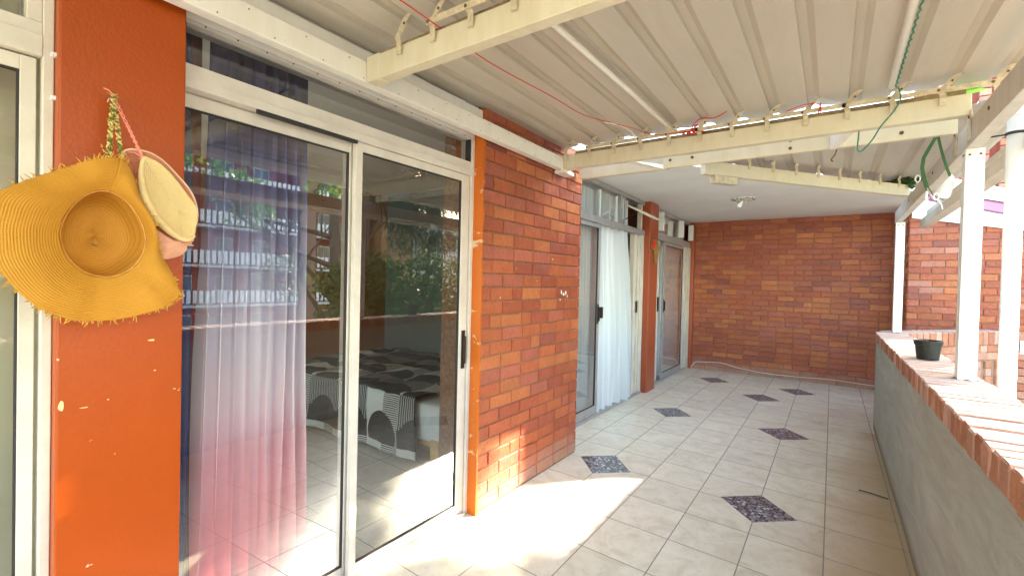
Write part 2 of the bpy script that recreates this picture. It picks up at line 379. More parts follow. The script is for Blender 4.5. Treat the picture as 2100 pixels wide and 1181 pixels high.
def quilt():
    m, nt, p, tc = base('patchwork blanket', .9, .15); L = nt.links
    uvn = nt.nodes.new('ShaderNodeUVMap'); uvn.uv_map = 'map'
    s = nt.nodes.new('ShaderNodeSeparateXYZ'); L.new(uvn.outputs[0], s.inputs[0])
    U, W = s.outputs['X'], s.outputs['Y']
    cs = .46
    u = math_node(nt, 'DIVIDE', U, cs); v = math_node(nt, 'DIVIDE', W, cs)
    fu = math_node(nt, 'SUBTRACT', math_node(nt, 'FRACT', u), .5); fv = math_node(nt, 'FRACT', v)
    d = math_node(nt, 'SQRT', math_node(nt, 'ADD', math_node(nt, 'MULTIPLY', fu, fu), math_node(nt, 'MULTIPLY', math_node(nt, 'SUBTRACT', fv, .15), math_node(nt, 'SUBTRACT', fv, .15))))
    inside = math_node(nt, 'LESS_THAN', d, .46)
    c3 = nt.nodes.new('ShaderNodeCombineXYZ'); L.new(math_node(nt, 'FLOOR', u), c3.inputs[0]); L.new(math_node(nt, 'FLOOR', v), c3.inputs[1])
    w = nt.nodes.new('ShaderNodeTexWhiteNoise'); L.new(c3.outputs[0], w.inputs['Vector']); wv = w.outputs['Value']
    stripes = math_node(nt, 'GREATER_THAN', math_node(nt, 'FRACT', math_node(nt, 'MULTIPLY', W, 55)), .5)
    stripes = math_node(nt, 'MULTIPLY', stripes, math_node(nt, 'GREATER_THAN', fu, .05))
    vst = math_node(nt, 'GREATER_THAN', math_node(nt, 'FRACT', math_node(nt, 'MULTIPLY', U, 38)), .6)
    n = noise_n(nt, tc.outputs['Object'], 20, 6, 1.5)
    dark = mixc(nt, n, (.012,.012,.013), (.075,.075,.078))
    white = mixc(nt, stripes, (.62,.60,.54), (.02,.02,.02))
    grey = mixc(nt, math_node(nt, 'MULTIPLY', vst, math_node(nt, 'GREATER_THAN', fv, .35)), dark, (.42,.41,.38))
    outside = mixc(nt, math_node(nt, 'GREATER_THAN', wv, .5), grey, white)
    c = mixc(nt, inside, outside, dark)
    L.new(c, p.inputs['Base Color'])
    bump_n(nt, noise_n(nt, tc.outputs['Object'], 9, 3), .6, .03, p.inputs['Normal'])
    return m
M['quilt'] = quilt(); M['sheet_cloth'] = mat('white bed sheet', (.7,.69,.66), .9, nscale=8, namt=.15)

# ------------------------------------------------------------------ camera
cam = bpy.data.cameras.new('camera'); cam.lens = 36*945/2100; cam.sensor_width = 36; cam.clip_end = 2000; cam.clip_start = .05
co = bpy.data.objects.new('camera', cam); col.objects.link(co); scene.camera = co
yaw, pit, rol = R(34.8), R(.8), R(1.35)
fw = V((-math.sin(yaw)*math.cos(pit), math.cos(yaw)*math.cos(pit), -math.sin(pit)))
rt = V((math.cos(yaw), math.sin(yaw), 0)); up = rt.cross(fw)
r2 = rt*math.cos(rol) + up*math.sin(rol); u2 = -rt*math.sin(rol) + up*math.cos(rol)
co.matrix_world = Matrix(((r2.x, u2.x, -fw.x, 0), (r2.y, u2.y, -fw.y, 0), (r2.z, u2.z, -fw.z, 1.62), (0,0,0,1)))

# ------------------------------------------------------------------ brick builders
PAL = [(.44,.090,.030)]*5 + [(.47,.105,.032)]*5 + [(.52,.140,.042)]*3 + [(.39,.072,.028)]*3 + [(.46,.110,.060)]*3 + [(.33,.070,.042)] + [(.57,.16,.050)]
PAL_PALE = [(.55,.25,.17), (.48,.17,.11), (.58,.29,.20), (.44,.14,.09), (.50,.22,.17)]
def one_brick(mb, o, u, v, n, a0, a1, b0, b1, d, c=.0045, jit=.0022, colr=None, mi=0):
    """brick face a0..a1 along u, b0..b1 along v, standing d proud along n, chipped arrises"""
    j = lambda: random.uniform(-jit, jit)
    o, u, v, n = V(o), V(u), V(v), V(n)
    P = lambda a, b, h: o + u*a + v*b + n*h
    dd = d + random.uniform(-.0015, .002)
    back = [P(a0, b0, 0), P(a1, b0, 0), P(a1, b1, 0), P(a0, b1, 0)]
    mid = [P(a0+j(), b0+j(), dd-c), P(a1+j(), b0+j(), dd-c), P(a1+j(), b1+j(), dd-c), P(a0+j(), b1+j(), dd-c)]
    k = [c*random.uniform(.7, 2.0) for _ in range(4)]
    fr = [P(a0+k[0], b0+k[0], dd), P(a1-k[1], b0+k[1], dd), P(a1-k[2], b1-k[2], dd), P(a0+k[3], b1-k[3], dd)]
    vs = back + mid + fr; fs = []
    for i in range(4):
        jn = (i+1) % 4
        fs.append((i, jn, 4+jn, 4+i)); fs.append((4+i, 4+jn, 8+jn, 8+i))
    fs.append((8, 9, 10, 11))
    cc = colr or random.choice(PAL); f = random.uniform(.90, 1.10); cc = tuple(x*f for x in cc)
    mb.add(vs, fs, mi, cc)
def brick_face(mb, o, u, v, n, L, Hh, course=.0925, bl=.262, joint=.010, vj=.007, depth=.010, off=0, skip=None, pal=None, headers=.12):
    z = 0; r = 0
    while z < Hh - .01:
        z1 = min(z + course - joint, Hh)
        a = -(bl*.5 if r % 2 else 0) - random.uniform(0, .02) + off
        while a < L:
            ln = bl*.5 if random.random() < headers else bl
            b = a + ln - vj
            x0, x1 = max(a, 0), min(b, L)
            if x1 - x0 > .02 and not (skip and skip((x0+x1)/2, (z+z1)/2)):
                one_brick(mb, o, u, v, n, x0, x1, z, z1, depth, colr=random.choice(pal) if pal else None)
            a += ln
        z += course; r += 1

UP = (0,0,1)
# ------------------------------------------------------------------ THE SETTING
# balcony floor
mb = MB(); d34 = V((.6,.8,0))
mb.add([(-2.30,-2.2,0), (.50,-2.2,0), (.50,6.9,0), (1.80,8.64,0), (1.80,8.70,0), (.90,9.60,0), (-2.30,9.55,0)], [(0,1,2,3,4,5,6)])
mb.add([(-2.30,-2.2,-.2), (.50,-2.2,-.2), (.50,6.9,-.2), (1.80,8.64,-.2), (1.80,8.70,-.2), (.90,9.60,-.2), (-2.30,9.55,-.2)], [(6,5,4,3,2,1,0)])
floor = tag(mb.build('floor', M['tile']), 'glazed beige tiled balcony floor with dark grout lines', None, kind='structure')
for (x, n_) in DIAM:
    cy = Y00 + TY*n_ + SK*x; h = .252
    dmb = MB(); dmb.add([(x-h, cy+.03, .0), (x, cy-h, .0), (x+h, cy-.03, .0), (x, cy+h, .0), (x-h, cy+.03, .0025), (x, cy-h, .0025), (x+h, cy-.03, .0025), (x, cy+h, .0025)],
            [(4,5,6,7),(0,1,5,4),(1,2,6,5),(2,3,7,6),(3,0,4,7)])
    dmb.build('mosaic_inlay', M['mosaic'], floor)
# indoor floor
mb = MB(); mb.box(-5.9, -2.14, -2.2, 5.0, -.1, -.002); mb.box(-2.80, -2.26, 5.0, 9.7, -.1, -.002)
tag(mb.build('indoor_floor', M['tile_in']), kind='structure')
# ceiling slab with its edge cut on the skew
SL = [(-2.85,4.03), (-1.985,4.03), (.9,7.68), (.90,9.72), (.83,9.85), (-2.85,9.85)]
mb = MB(); mb.add([(x, y, 2.86) for x, y in SL] + [(x, y, 3.06) for x, y in SL], [tuple(range(6)), tuple(range(11,5,-1))] + [(i, (i+1) % 6, 6+(i+1) % 6, 6+i) for i in range(6)])
tag(mb.build('ceiling', M['slab']), kind='structure')
# rooms behind the doors; unseen end-wall opening added to light the near room
mb = MB(); mb.box(-5.85, -5.75, -2.2, 4.9, 0, 2.9, 0); mb.box(-5.85, -2.2, -2.3, -2.2, 0, .8, 0); mb.box(-5.85, -2.2, -2.3, -2.2, 2.4, 2.9, 0); mb.box(-5.85, -5.3, -2.3, -2.2, .8, 2.4, 0); mb.box(-2.9, -2.2, -2.3, -2.2, .8, 2.4, 0); mb.box(-5.75, -2.7, 4.8, 4.9, 0, 2.9, 1); mb.box(-2.7, -2.62, 4.0, 9.6, 0, 2.85, 0); mb.box(-2.62,-2.14,3.86,3.985,0,2.85,0); mb.box(-2.7,-2.37,9.6,9.7,0,2.85,0)
tag(mb.build('interior_wall', [M['int_orange'], M['int_grey']]), kind='structure')
mb = MB(); mb.box(-5.85, -2.14, -2.3, 4.9, 2.9, 3.0)
tag(mb.build('interior_ceiling', M['int_white']), kind='structure')
# outdoor ground a storey below, reaching to the horizon
mb = MB(); mb.box(-400, 600, -400, 600, -4.2, -4.0)
tag(mb.build('ground', mat('dry grass and paving', (.46,.43,.34), .95, nscale=.3, namt=.4)), kind='structure')

# ------------------------------------------------------------------ masonry
def pillar_bricks():
    root = thing('brick_pillar', (-2.05, 3.2, 0), 'glazed red brick pier between the two balcony doors, chipped white specks at eye height', 'brick pier')
    mb = MB(); mb.box(-2.34, -1.992, 2.472, 3.975, 0, 2.855)
    under(mb.build('mortar_core', M['mortar']), root)
    mb = MB()
    brick_face(mb, (-1.992, 2.476, .02), (0,1,0), UP, (1,0,0), 1.50, 2.80, course=.0975, bl=.27, depth=.012)
    brick_face(mb, (-2.33, 3.975, .02), (1,0,0), UP, (0,1,0), .345, 2.80, course=.0975, bl=.27, depth=.010)
    under(mb.build('brickwork', M['brick']), root)
    # painted return beside the door, ragged paint edge lapping the first bricks
    mb = MB(); nz = 90; pts = []
    for i in range(nz+1):
        z = 2.785*i/nz; w = noise.noise(V((0, 1.7, z*9)))*.012 + noise.noise(V((3, 1.7, z*30)))*.006
        pts.append((z, .006 + max(-.004, w)))
    vs = []; fs = []
    for z, w in pts: vs += [(-2.08, 2.462, z), (-1.974, 2.462, z), (-1.974, 2.468+w+.008, z)]
    for i in range(nz):
        a = i*3; fs += [(a, a+1, a+4, a+3), (a+1, a+2, a+5, a+4)]
    mb.add(vs, fs); mb.box(-2.08, -1.976, 2.464, 2.476, 0, 2.78)
    under(mb.build('painted_return', M['orange_edge']), root)
    mb = MB()
    for (y, z, w, h) in [(3.62,1.535,.012,.045), (3.66,1.515,.02,.03), (3.70,1.53,.016,.05), (3.60,1.47,.008,.02), (3.73,1.50,.01,.025), (2.9,1.72,.005,.006), (3.2,1.63,.006,.006), (2.7,1.5,.006,.01), (3.45,1.82,.006,.02)]:
        n = 7; ring = [( -1.9765, y + math.cos(6.28*k/n)*w*random.uniform(.6,1.1), z + math.sin(6.28*k/n)*h*.5*random.uniform(.6,1.1)) for k in range(n)]
        mb.add(ring + [(q[0]-.006, q[1], q[2]) for q in ring], [tuple(range(n))] + [(i, (i+1) % n, n+(i+1) % n, n+i) for i in range(n)])
    under(mb.build('plaster_fleck', M['plaster_white']), root)
pillar_bricks()

# orange column beside camera
root = thing('orange_column', (-2.1, .55, 0), 'wide glossy orange painted column with the straw hats hanging on it', 'column')
mb = MB(); mb.box(-2.36, -2.0, .372, .716, 0, 2.76); under(mb.build('column_face', M['orange'], bevel=.006), root)
mb = MB()
for (y, z, a, b) in [(.385,1.19,.008,.016), (.376,1.34,.004,.004), (.62,1.38,.012,.004), (.44,1.175,.012,.002), (.50,1.19,.003,.002), (.63,1.27,.004,.002), (.52,1.0,.002,.001)]:
    n = 7; ring = [(-1.9985, y + math.cos(6.28*k/n)*a*random.uniform(.6,1.2), z + math.sin(6.28*k/n)*b*random.uniform(.6,1.2)) for k in range(n)]
    mb.add(ring + [(q[0]-.003, q[1], q[2]) for q in ring], [tuple(range(n))] + [(i, (i+1) % n, n+(i+1) % n, n+i) for i in range(n)])
under(mb.build('paint_chip', mat('bare plaster', (.80,.55,.28), .8)), root)
# red-brown column
root = thing('red_column', (-2.32, 7.0, 0), 'narrow brick-red painted column between the two far curtained doors', 'column')
mb = MB(); mb.box(-2.42, -2.245, 6.80, 7.19, 0, 2.858); under(mb.build('column_face', M['rust_paint'], bevel=.01), root)
# back wall
root = thing('end_wall', (-.7, 9.6, 0), 'long red brick wall closing the far end of the balcony', 'brick wall')
mb = MB(); mb.box(-2.36, .84, 9.512, 9.8, 0, 2.858); under(mb.build('mortar_core', M['mortar_pale']), root)
mb = MB(); brick_face(mb, (-2.24, 9.512, .0), (1,0,0), UP, (0,-1,0), 3.09, 2.855, depth=.011, headers=.06)
under(mb.build('brickwork', M['brick']), root)
mb = MB(); mb.box(-2.34, -2.245, 9.46, 9.511, 0, 2.857); under(mb.build('painted_return', M['rust_paint'], bevel=.006), root)
# nearer brick wall standing forward beyond the corner post, sloping fascia and brick parapet over it
root = thing('side_wall', (2.2, 8.7, 0), 'red brick wall beyond the white posts under a sloping white fascia with a pink band', 'brick wall')
WY = 8.66
mb = MB(); mb.box(.885, 2.84, WY, 9.50, -4, 2.855); under(mb.build('mortar_core', M['mortar_pale']), root)
mb = MB(); brick_face(mb, (.885, WY, .02), (1,0,0), UP, (0,-1,0), 1.955, 2.82, depth=.011, headers=.06, pal=PAL + [(.50,.16,.10), (.52,.19,.13)]); brick_face(mb, (.885, 9.50, .02), (0,-1,0), UP, (-1,0,0), .84, 2.82, depth=.011)
under(mb.build('brickwork', M['brick']), root)
def slope_band(mb, za, ka, zb, kb, y0, y1):
    """band over the wall between two sloping lines z = za + ka*(x-.885)"""
    X0, X1 = .90, 2.84
    xm = 2.4; q = [(X0, za), (xm, za + ka*(xm-X0)), (X1, za + ka*(xm-X0)), (X1, zb + kb*(xm-X0)), (xm, zb + kb*(xm-X0)), (X0, zb)]; n = 6
    mb.add([(x, y0, z) for x, z in q] + [(x, y1, z) for x, z in q], [tuple(range(n)), tuple(range(2*n-1, n-1, -1))] + [(i, (i+1) % n, n+(i+1) % n, n+i) for i in range(n)])
mb = MB(); slope_band(mb, 2.655, -.205, 2.94, -.32, WY-.06, WY-.012); under(mb.build('white_fascia', M['plaster_white']), root)
mb = MB(); slope_band(mb, 2.965, -.33, 3.07, -.31, WY-.055, WY+.05); under(mb.build('pink_band', M['pink']), root)
mb = MB(); slope_band(mb, 2.935, -.32, 2.966, -.33, WY-.068, WY+.05); slope_band(mb, 3.069, -.31, 3.088, -.31, WY-.068, WY+.05); under(mb.build('trim', M['maroon']), root)
mb = MB(); slope_band(mb, 3.088, -.31, 3.32, -.37, WY-.08, WY+.05); under(mb.build('upper_fascia', M['plaster_white']), root)
def pierced(mb, o, u, n, L, z0, z1, course=.098, pal=PAL_PALE):
    r = 0; z = z0
    while z < z1 - .02:
        a = .0
        while a < L:
            one_brick(mb, V(o)+V((0,0,z)), u, V(UP), n, a, a+.115, 0, course-.012, .075, colr=random.choice(pal))
            a += .215
        z += course; r += 1
mb = MB(); pierced(mb, (.90, WY+.03, 0), (1,0,0), (0,-1,0), 1.9, 2.87, 4.9); under(mb.build('pierced_brickwork', M['brick_rough']), root)
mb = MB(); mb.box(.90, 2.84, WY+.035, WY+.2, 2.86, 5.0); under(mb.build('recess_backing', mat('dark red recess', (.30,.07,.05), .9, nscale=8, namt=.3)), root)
mb = MB(); pierced(mb, (1.98, WY-.012, 0), (1,0,0), (0,-1,0), .80, -.9, .80); one = 0
a = 1.98
while a < 2.74: one_brick(mb, (a, WY-.012, .96), (1,0,0), UP, (0,-1,0), 0, .10, 0, .165, .06, colr=random.choice(PAL_PALE)); a += .112
under(mb.build('lower_brickwork', M['brick_rough']), root)

# ------------------------------------------------------------------ low parapet wall
root = thing('parapet_wall', (.57, 3, 0), 'low grey plastered balcony wall topped with a worn brick-on-edge coping', 'low wall')
mb = MB()
# plastered body, gently uneven
ny, nz = 140, 14; vs = []; fs = []
for i in range(ny+1):
    y = -2.2 + (6.88+2.2)*i/ny
    for j in range(nz+1):
        z = 1.03*j/nz; x = .438 + .006*noise.noise(V((y*1.3, z*2, 0))) + .002*noise.noise(V((y*8, z*8, 3)))
        vs.append((x, y, z))
for i in range(ny):
    for j in range(nz): a = i*(nz+1)+j; fs.append((a, a+1, a+nz+2, a+nz+1))
mb.add(vs, fs); mb.box(.452, .69, -2.2, 6.88, -4, 1.03)
mb.add([(.438,6.88,0), (.438,6.88,1.03), (.46,6.88,1.03), (.46,6.88,0)], [(0,1,2,3)])
under(mb.build('plaster_body', M['grey_plaster'], smooth=False), root)
uD = V((.6,.8,0)); nD = V((.8,-.6,0)); D0 = V((.70, 6.98, 0))     # skewed return of the wall
mb = MB(); mb.obox(D0, uD, nD, UP, (-.10, 2.06), (-.24, -.012), (-4, 1.0)); under(mb.build('skew_body', M['mortar_pale']), root)
def edge_brick(mb, o, u, w, up, a0, a1, wid, h, colr):
    """brick on edge, every arris broken: a box subdivided and worn"""
    o, u, w, up = V(o), V(u), V(w), V(up)
    na, nw = 2, 7; vs = {}; fs = []
    def P(a, b, c):
        q = o + u*a + w*b + up*c
        k = noise.noise(q*38)*.0042 + noise.noise(q*90)*.0022
        return q + up*k*(1 if c > 0 else 0) - w*(k*1.2) + u*k*.5
    cor = []
    prof = [(a0, -h), (a0+.001, -.010), (a0+.009, -.001), ((a0+a1)/2, .001), (a1-.009, -.001), (a1-.001, -.010), (a1, -h)]
    st = [0, .006] + [wid*k/6 for k in range(1, 6)] + [wid-.006, wid]
    V_ = []
    for si, b in enumerate(st):
        for (a, c) in prof:
            e = .006 if si in (0, len(st)-1) else 0
            V_.append(P(a + (e*.3 if a < (a0+a1)/2 else -e*.3), b, c - (e if c > -h else 0)))
    m = len(prof); F = []
    for i in range(len(st)-1):
        for j in range(m-1): F.append((i*m+j, i*m+j+1, (i+1)*m+j+1, (i+1)*m+j))
    F.append(tuple(range(m))); F.append(tuple((len(st)-1)*m + j for j in range(m)))
    mb.add(V_, F, 0, colr)
mb = MB(); y = -2.2
PC = [(.52,.22,.13), (.58,.29,.20), (.47,.18,.11), (.62,.36,.27), (.55,.26,.18)]
while y < 6.86:
    w = .084 + random.uniform(-.003, .003)
    f = random.uniform(.85, 1.15); cc = tuple(k*f for k in random.choice(PC))
    edge_brick(mb, (.424 + random.uniform(-.004,.004), y, 1.13 + random.uniform(-.003,.003)), (0,1,0), (1,0,0), UP, 0, w, .292, .098, cc); y += w + .011
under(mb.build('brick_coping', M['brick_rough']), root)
mb = MB(); mb.box(.432, .706, -2.2, 6.87, 1.03, 1.117); under(mb.build('coping_mortar', M['mortar_pale']), root)
mb = MB(); a = 0
while a < 1.98:
    cc = random.choice(PC); edge_brick(mb, D0 - nD*.27 + uD*(a-.02) + V((0,0,1.13)), uD, nD, UP, 0, .098, .285, .165, cc); a += .112
under(mb.build('skew_coping', M['brick_rough']), root)
mb = MB(); mb.obox(D0, uD, nD, UP, (-.1, 2.06), (-.25, .003), (.97, 1.116)); under(mb.build('skew_coping_mortar', M['mortar_pale']), root)
mb = MB(); brick_face(mb, D0 - nD*.012 + V((0,0,.775)), uD, UP, nD, 2.06, .185, course=.0935, depth=.014, pal=PC)
under(mb.build('stretcher_course', M['brick_rough']), root)
mb = MB(); pierced(mb, D0 - nD*.06, uD, nD, 2.0, -.9, .76, pal=PC); under(mb.build('pierced_brickwork', M['brick_rough']), root)
# pier + bracket at the right edge of the view
root = thing('wall_bracket', (2.1, 8.55, .9), 'small galvanised bolt bracket fixed to the brickwork at the right edge', 'bracket')
mb = MB(); uD, nD = V((1,0,0)), V((0,-1,0)); bo = V((2.07, 8.58, .93))
mb.obox(bo, uD, nD, UP, (-.075, .075), (0, .006), (-.085, .085)); under(mb.build('plate', mat('galvanised steel', (.62,.72,.74), .35, .5), bevel=.003), root)
mb = MB(); mb.tube([bo + nD*.02 - uD*.03, bo + nD*.035 + uD*.03, bo + nD*.035 + uD*.14], .013); mb.tube([bo + nD*.004 + uD*.02 + V((0,0,.03)), bo + nD*.035 + uD*.06 + V((0,0,.05)), bo + nD*.035+uD*.10 + V((0,0,.02))], .010)
for sx in (-.055, .055):
    for sz in (-.065, .065): mb.tube([bo + uD*sx + V((0,0,sz)), bo + uD*sx + V((0,0,sz)) + nD*.012], .008)
under(mb.build('bolt', M['alu_grey']), root)

# ------------------------------------------------------------------ posts, beams, hooks
def post(x, y, z0, z1, w, label, group=None):
    root = thing('white_post', (x, y, z0), label, 'post', group)
    mb = MB(); mb.box(x-w/2, x+w/2, y-w/2, y+w/2, z0, z1); under(mb.build('shaft', M['post'], bevel=.004), root)
    mb = MB(); 
    for i in range(2):
        a = -.022 + .044*i
        mb = MB(); mb.tube([(x-w/2-.003, y+a*.6, z1-.03), (x-w/2+.004, y+a*.6, z1-.03)], .006); under(mb.build('bolt_head', M['screw']), root)
        mb = MB(); mb.tube([(x+a, y-w/2-.003, z1-.035), (x+a, y-w/2+.004, z1-.035)], .006); under(mb.build('bolt_head', M['screw']), root)
    mb = MB(); n = 16; ring = [(x + math.cos(6.28*k/n)*w*.75*random.uniform(.7,1.25), y + math.sin(6.28*k/n)*w*.75*random.uniform(.7,1.25)) for k in range(n)]
    mb.add([(q[0], q[1], z0-.012) for q in ring] + [(x+(q[0]-x)*.75, y+(q[1]-y)*.75, z0+.008) for q in ring], [tuple(range(n,2*n))] + [(i, (i+1) % n, n+(i+1) % n, n+i) for i in range(n)])
    under(mb.build('mortar_foot', M['mortar_pale']), root)
    return root
post(.635, 7.05, 1.128, 2.42, .082, 'slim white post at the far corner of the low wall, farthest of the posts', 'posts on the low wall')
post(.630, 3.60, 1.128, 2.42, .080, 'thick white post on the low wall in front of the black flowerpot', 'posts on the low wall')
post(.635, -1.3, 1.128, 2.42, .094, 'white post on the low wall behind the viewer', 'posts on the low wall')
mb = MB()
# round downpipe outside
root = thing('downpipe', (.815, 3.70, 0), 'round white downpipe with a black clamp at its top, outside the low wall', 'pipe')
mb.tube([(.815,3.70,-4), (.815,3.70,2.62)], .038, 20); under(mb.build('pipe', M['post'], smooth=True), root)
mb = MB(); mb.tube([(.815,3.70,2.50), (.815,3.70,2.515)], .043, 20); mb.tube([(.78,3.70,2.507), (.70,3.69,2.50), (.66,3.68,2.49)], .005); under(mb.build('clamp', M['gasket']), root)
mb = MB(); mb.tube([(.815,3.70,2.60), (.815,3.70,2.68)], .046, 20); under(mb.build('collar', M['post']), root)
# eave beam
root = thing('eave_beam', (.62, 3, 2.42), 'long weathered white beam along the outer edge carried by the posts', 'beam')
mb = MB(); mb.box(.590, .650, -2.2, 7.12, 2.42, 2.555); under(mb.build('beam', M['beam_grey'], bevel=.004), root)
mb = MB()
for yy in (1.47, 3.47, 3.83): mb = MB(); mb.box(.584, .5895, yy-.045, yy+.045, 2.44, 2.60); under(mb.build('fixing_tab', M['strap'], bevel=.002), root)
for yy in (1.47, 3.47, 3.83): mb = MB(); mb.tube([(.58, yy, 2.57), (.586, yy, 2.57)], .009); under(mb.build('bolt_head', M['screw']), root)
for yy in (2.2, 3.1, 4.6, 5.9): mb = MB(); mb.tube([(.586, yy, 2.50), (.592, yy, 2.50)], .010); under(mb.build('bolt_head', M['screw']), root)
# outer fascia rail + gutter
root = thing('gutter', (.86, 3, 2.4), 'pale box gutter with a rail above it running outside the white posts', 'gutter')
mb = MB(); mb.box(.87, .96, -2.2, 7.6, 2.41, 2.415); mb.box(.87,.875,-2.2,7.6,2.415,2.50); mb.box(.955,.96,-2.2,7.6,2.415,2.50); under(mb.build('trough', M['beam_grey']), root)
mb = MB(); mb.box(.93, .97, -2.2, 7.6, 2.525, 2.615); under(mb.build('rail', M['beam_white'], bevel=.003), root)
# wall beam over the first door
root = thing('wall_beam', (-1.9, 1.5, 2.57), 'long white box beam along the house wall above the glass door', 'beam')
mb = MB(); mb.box(-1.955, -1.895, -2.2, 3.585, 2.575, 2.675); under(mb.build('beam', M['beam_white'], bevel=.004), root)
mb = MB()
for i in range(34):
    yy = -.1 + i*.11 + random.uniform(-.02, .02)
    mb.tube([(-1.8955, yy, 2.655 if i % 2 else 2.588), (-1.8925, yy, 2.655 if i % 2 else 2.588)], .0028, 6)
under(mb.build('rivet', M['screw']), root)
mb = MB(); mb.box(-1.965, -1.87, 3.42, 3.60, 2.545, 2.573); mb.box(-1.893, -1.889, 3.40, 3.56, 2.55, 2.60); under(mb.build('end_bracket', M['beam_white'], bevel=.003), root)

XR = [-1.86 + .2118*k for k in range(13)]
def hook_strap(mb, x, y, z0, z1, lean=.055, tilt=0, facing=(1,0,0), nrm=(0,1,0), w=.034):
    """bent flat strap: up off the beam, leaning over and curling round a roof rib"""
    u, n = V(facing), V(nrm)
    o = V((x, y, 0))
    prof = [(0, z0), (0, z0+.055), (-.010, z0+.075), (lean*.6, z1-.018), (lean, z1-.003), (lean+.014, z1+.004), (lean+.026, z1-.002)]
    t = .0025; vs = []
    for k, (a, z) in enumerate(prof):
        wk = w*(.8 if k < 2 else 1.0 if k < 5 else .6)
        for (dd, e) in ((-t, -wk/2), (t, -wk/2), (t, wk/2), (-t, wk/2)):
            vs.append(o + u*(a + e) + n*dd + V((0,0,z)))
    fs = [(0,1,2,3)]
    for i in range(len(prof)-1):
        for j in range(4): a = i*4; fs.append((a+j, a+(j+1) % 4, a+4+(j+1) % 4, a+4+j))
    fs.append(tuple(4*(len(prof)-1)+j for j in range(4))[::-1])
    mb.add(vs, fs)
def cross_beam(y, label, xs, seam=True, hooks=True, stem=None):
    root = thing('roof_beam', (-.6, y, 2.57), label, 'beam')
    mb = MB(); mb.box(-1.893, .588, y-.03, y+.03, 2.575, 2.69)
    mb.box(-1.893, -1.80, y-.034, y+.034, 2.572, 2.694)
    under(mb.build('beam', M['beam'], bevel=.004), root)
    if hooks:
        for k, x in enumerate(xs):
            h = MB(); hook_strap(h, x, y-.045, 2.64, 2.808, lean=.075+random.uniform(-.012,.012)); o = under(h.build('hook_strap', M['strap'], bevel=0), root)
            h = MB(); h.tube([(x+.035, y-.051, 2.768), (x+.035, y-.047, 2.768)], .006)
            under(h.build('bolt_head', M['screw']), root)
        k = 1
        while k < len(xs)-1:
            e = min(k+random.choice((3,4)), len(xs)-1); bar = MB(); z0_, z1_ = 2.725 + random.uniform(-.004,.004), 2.725 + random.uniform(-.004,.006)
            ang = (z1_-z0_)
            bar.add([(xs[k]-.03, y-.055, z0_-.014), (xs[e]-.01, y-.055, z1_-.014), (xs[e]-.01, y-.055, z1_+.014), (xs[k]-.03, y-.055, z0_+.014),
                     (xs[k]-.03, y-.050, z0_-.014), (xs[e]-.01, y-.050, z1_-.014), (xs[e]-.01, y-.050, z1_+.014), (xs[k]-.03, y-.050, z0_+.014)],
                    [(0,1,2,3),(7,6,5,4),(0,4,5,1),(1,5,6,2),(2,6,7,3),(3,7,4,0)])
            under(bar.build('tie_strip', M['strap']), root)
            for q in range(k, e+1): bl = MB(); bl.tube([(xs[q]-.02, y-.0575, z0_), (xs[q]-.02, y-.0545, z0_)], .0075); under(bl.build('bolt_head', M['screw']), root)
            k = e if e < len(xs)-1 else len(xs)
        h = MB(); h.box(-1.80, .57, y+.005, y+.03, 2.693, 2.725); under(h.build('packing_strip', mat('warped packing wood', (.50,.36,.20), .9, nscale=8, namt=.6, bump=.5)), root)
    return root
b1 = cross_beam(1.47, 'cream steel cross beam nearest the camera, its near end over the glass door', XR[1:])
b2 = cross_beam(3.47, 'long cream cross beam reaching the brick pier, with a full row of hook straps and red ties', XR)
root = thing('roof_beam', (-.6, 3.83, 2.57), 'cream cross beam just behind the long hooked one, joined end to end with bolts', 'beam')
mb = MB(); mb.box(-1.93, -1.12, 3.81, 3.86, 2.57, 2.675); mb.box(-1.16, .588, 3.772, 3.806, 2.565, 2.685); under(mb.build('beam', M['beam'], bevel=.004), root)
mb = MB()
for x, z in [(-1.10,2.625), (-.93,2.625), (-.27,2.655), (-.27,2.60), (.33,2.665), (.33,2.61)]: mb = MB(); mb.tube([(x, 3.768, z), (x, 3.773, z)], .012); under(mb.build('bolt_head', M['screw']), root)
mb = MB()
mb.add([(-1.36,3.50,2.573), (-1.17,3.80,2.56), (-1.14,3.80,2.56), (-1.28,3.50,2.573), (-1.36,3.50,2.578), (-1.17,3.80,2.60), (-1.14,3.80,2.60), (-1.28,3.50,2.578)], [(0,1,2,3),(7,6,5,4),(0,4,5,1),(1,5,6,2),(2,6,7,3),(3,7,4,0)]); under(mb.build('splice_plate', M['beam_white']), root); mb = MB()
mb.add([(.02,3.50,2.572), (-.04,3.765,2.555), (.0,3.765,2.555), (.08,3.50,2.572), (.02,3.50,2.578), (-.04,3.765,2.66), (.0,3.765,2.66), (.08,3.50,2.578)], [(0,1,2,3),(7,6,5,4),(0,4,5,1),(1,5,6,2),(2,6,7,3),(3,7,4,0)])
under(mb.build('splice_plate', M['beam_white']), root)
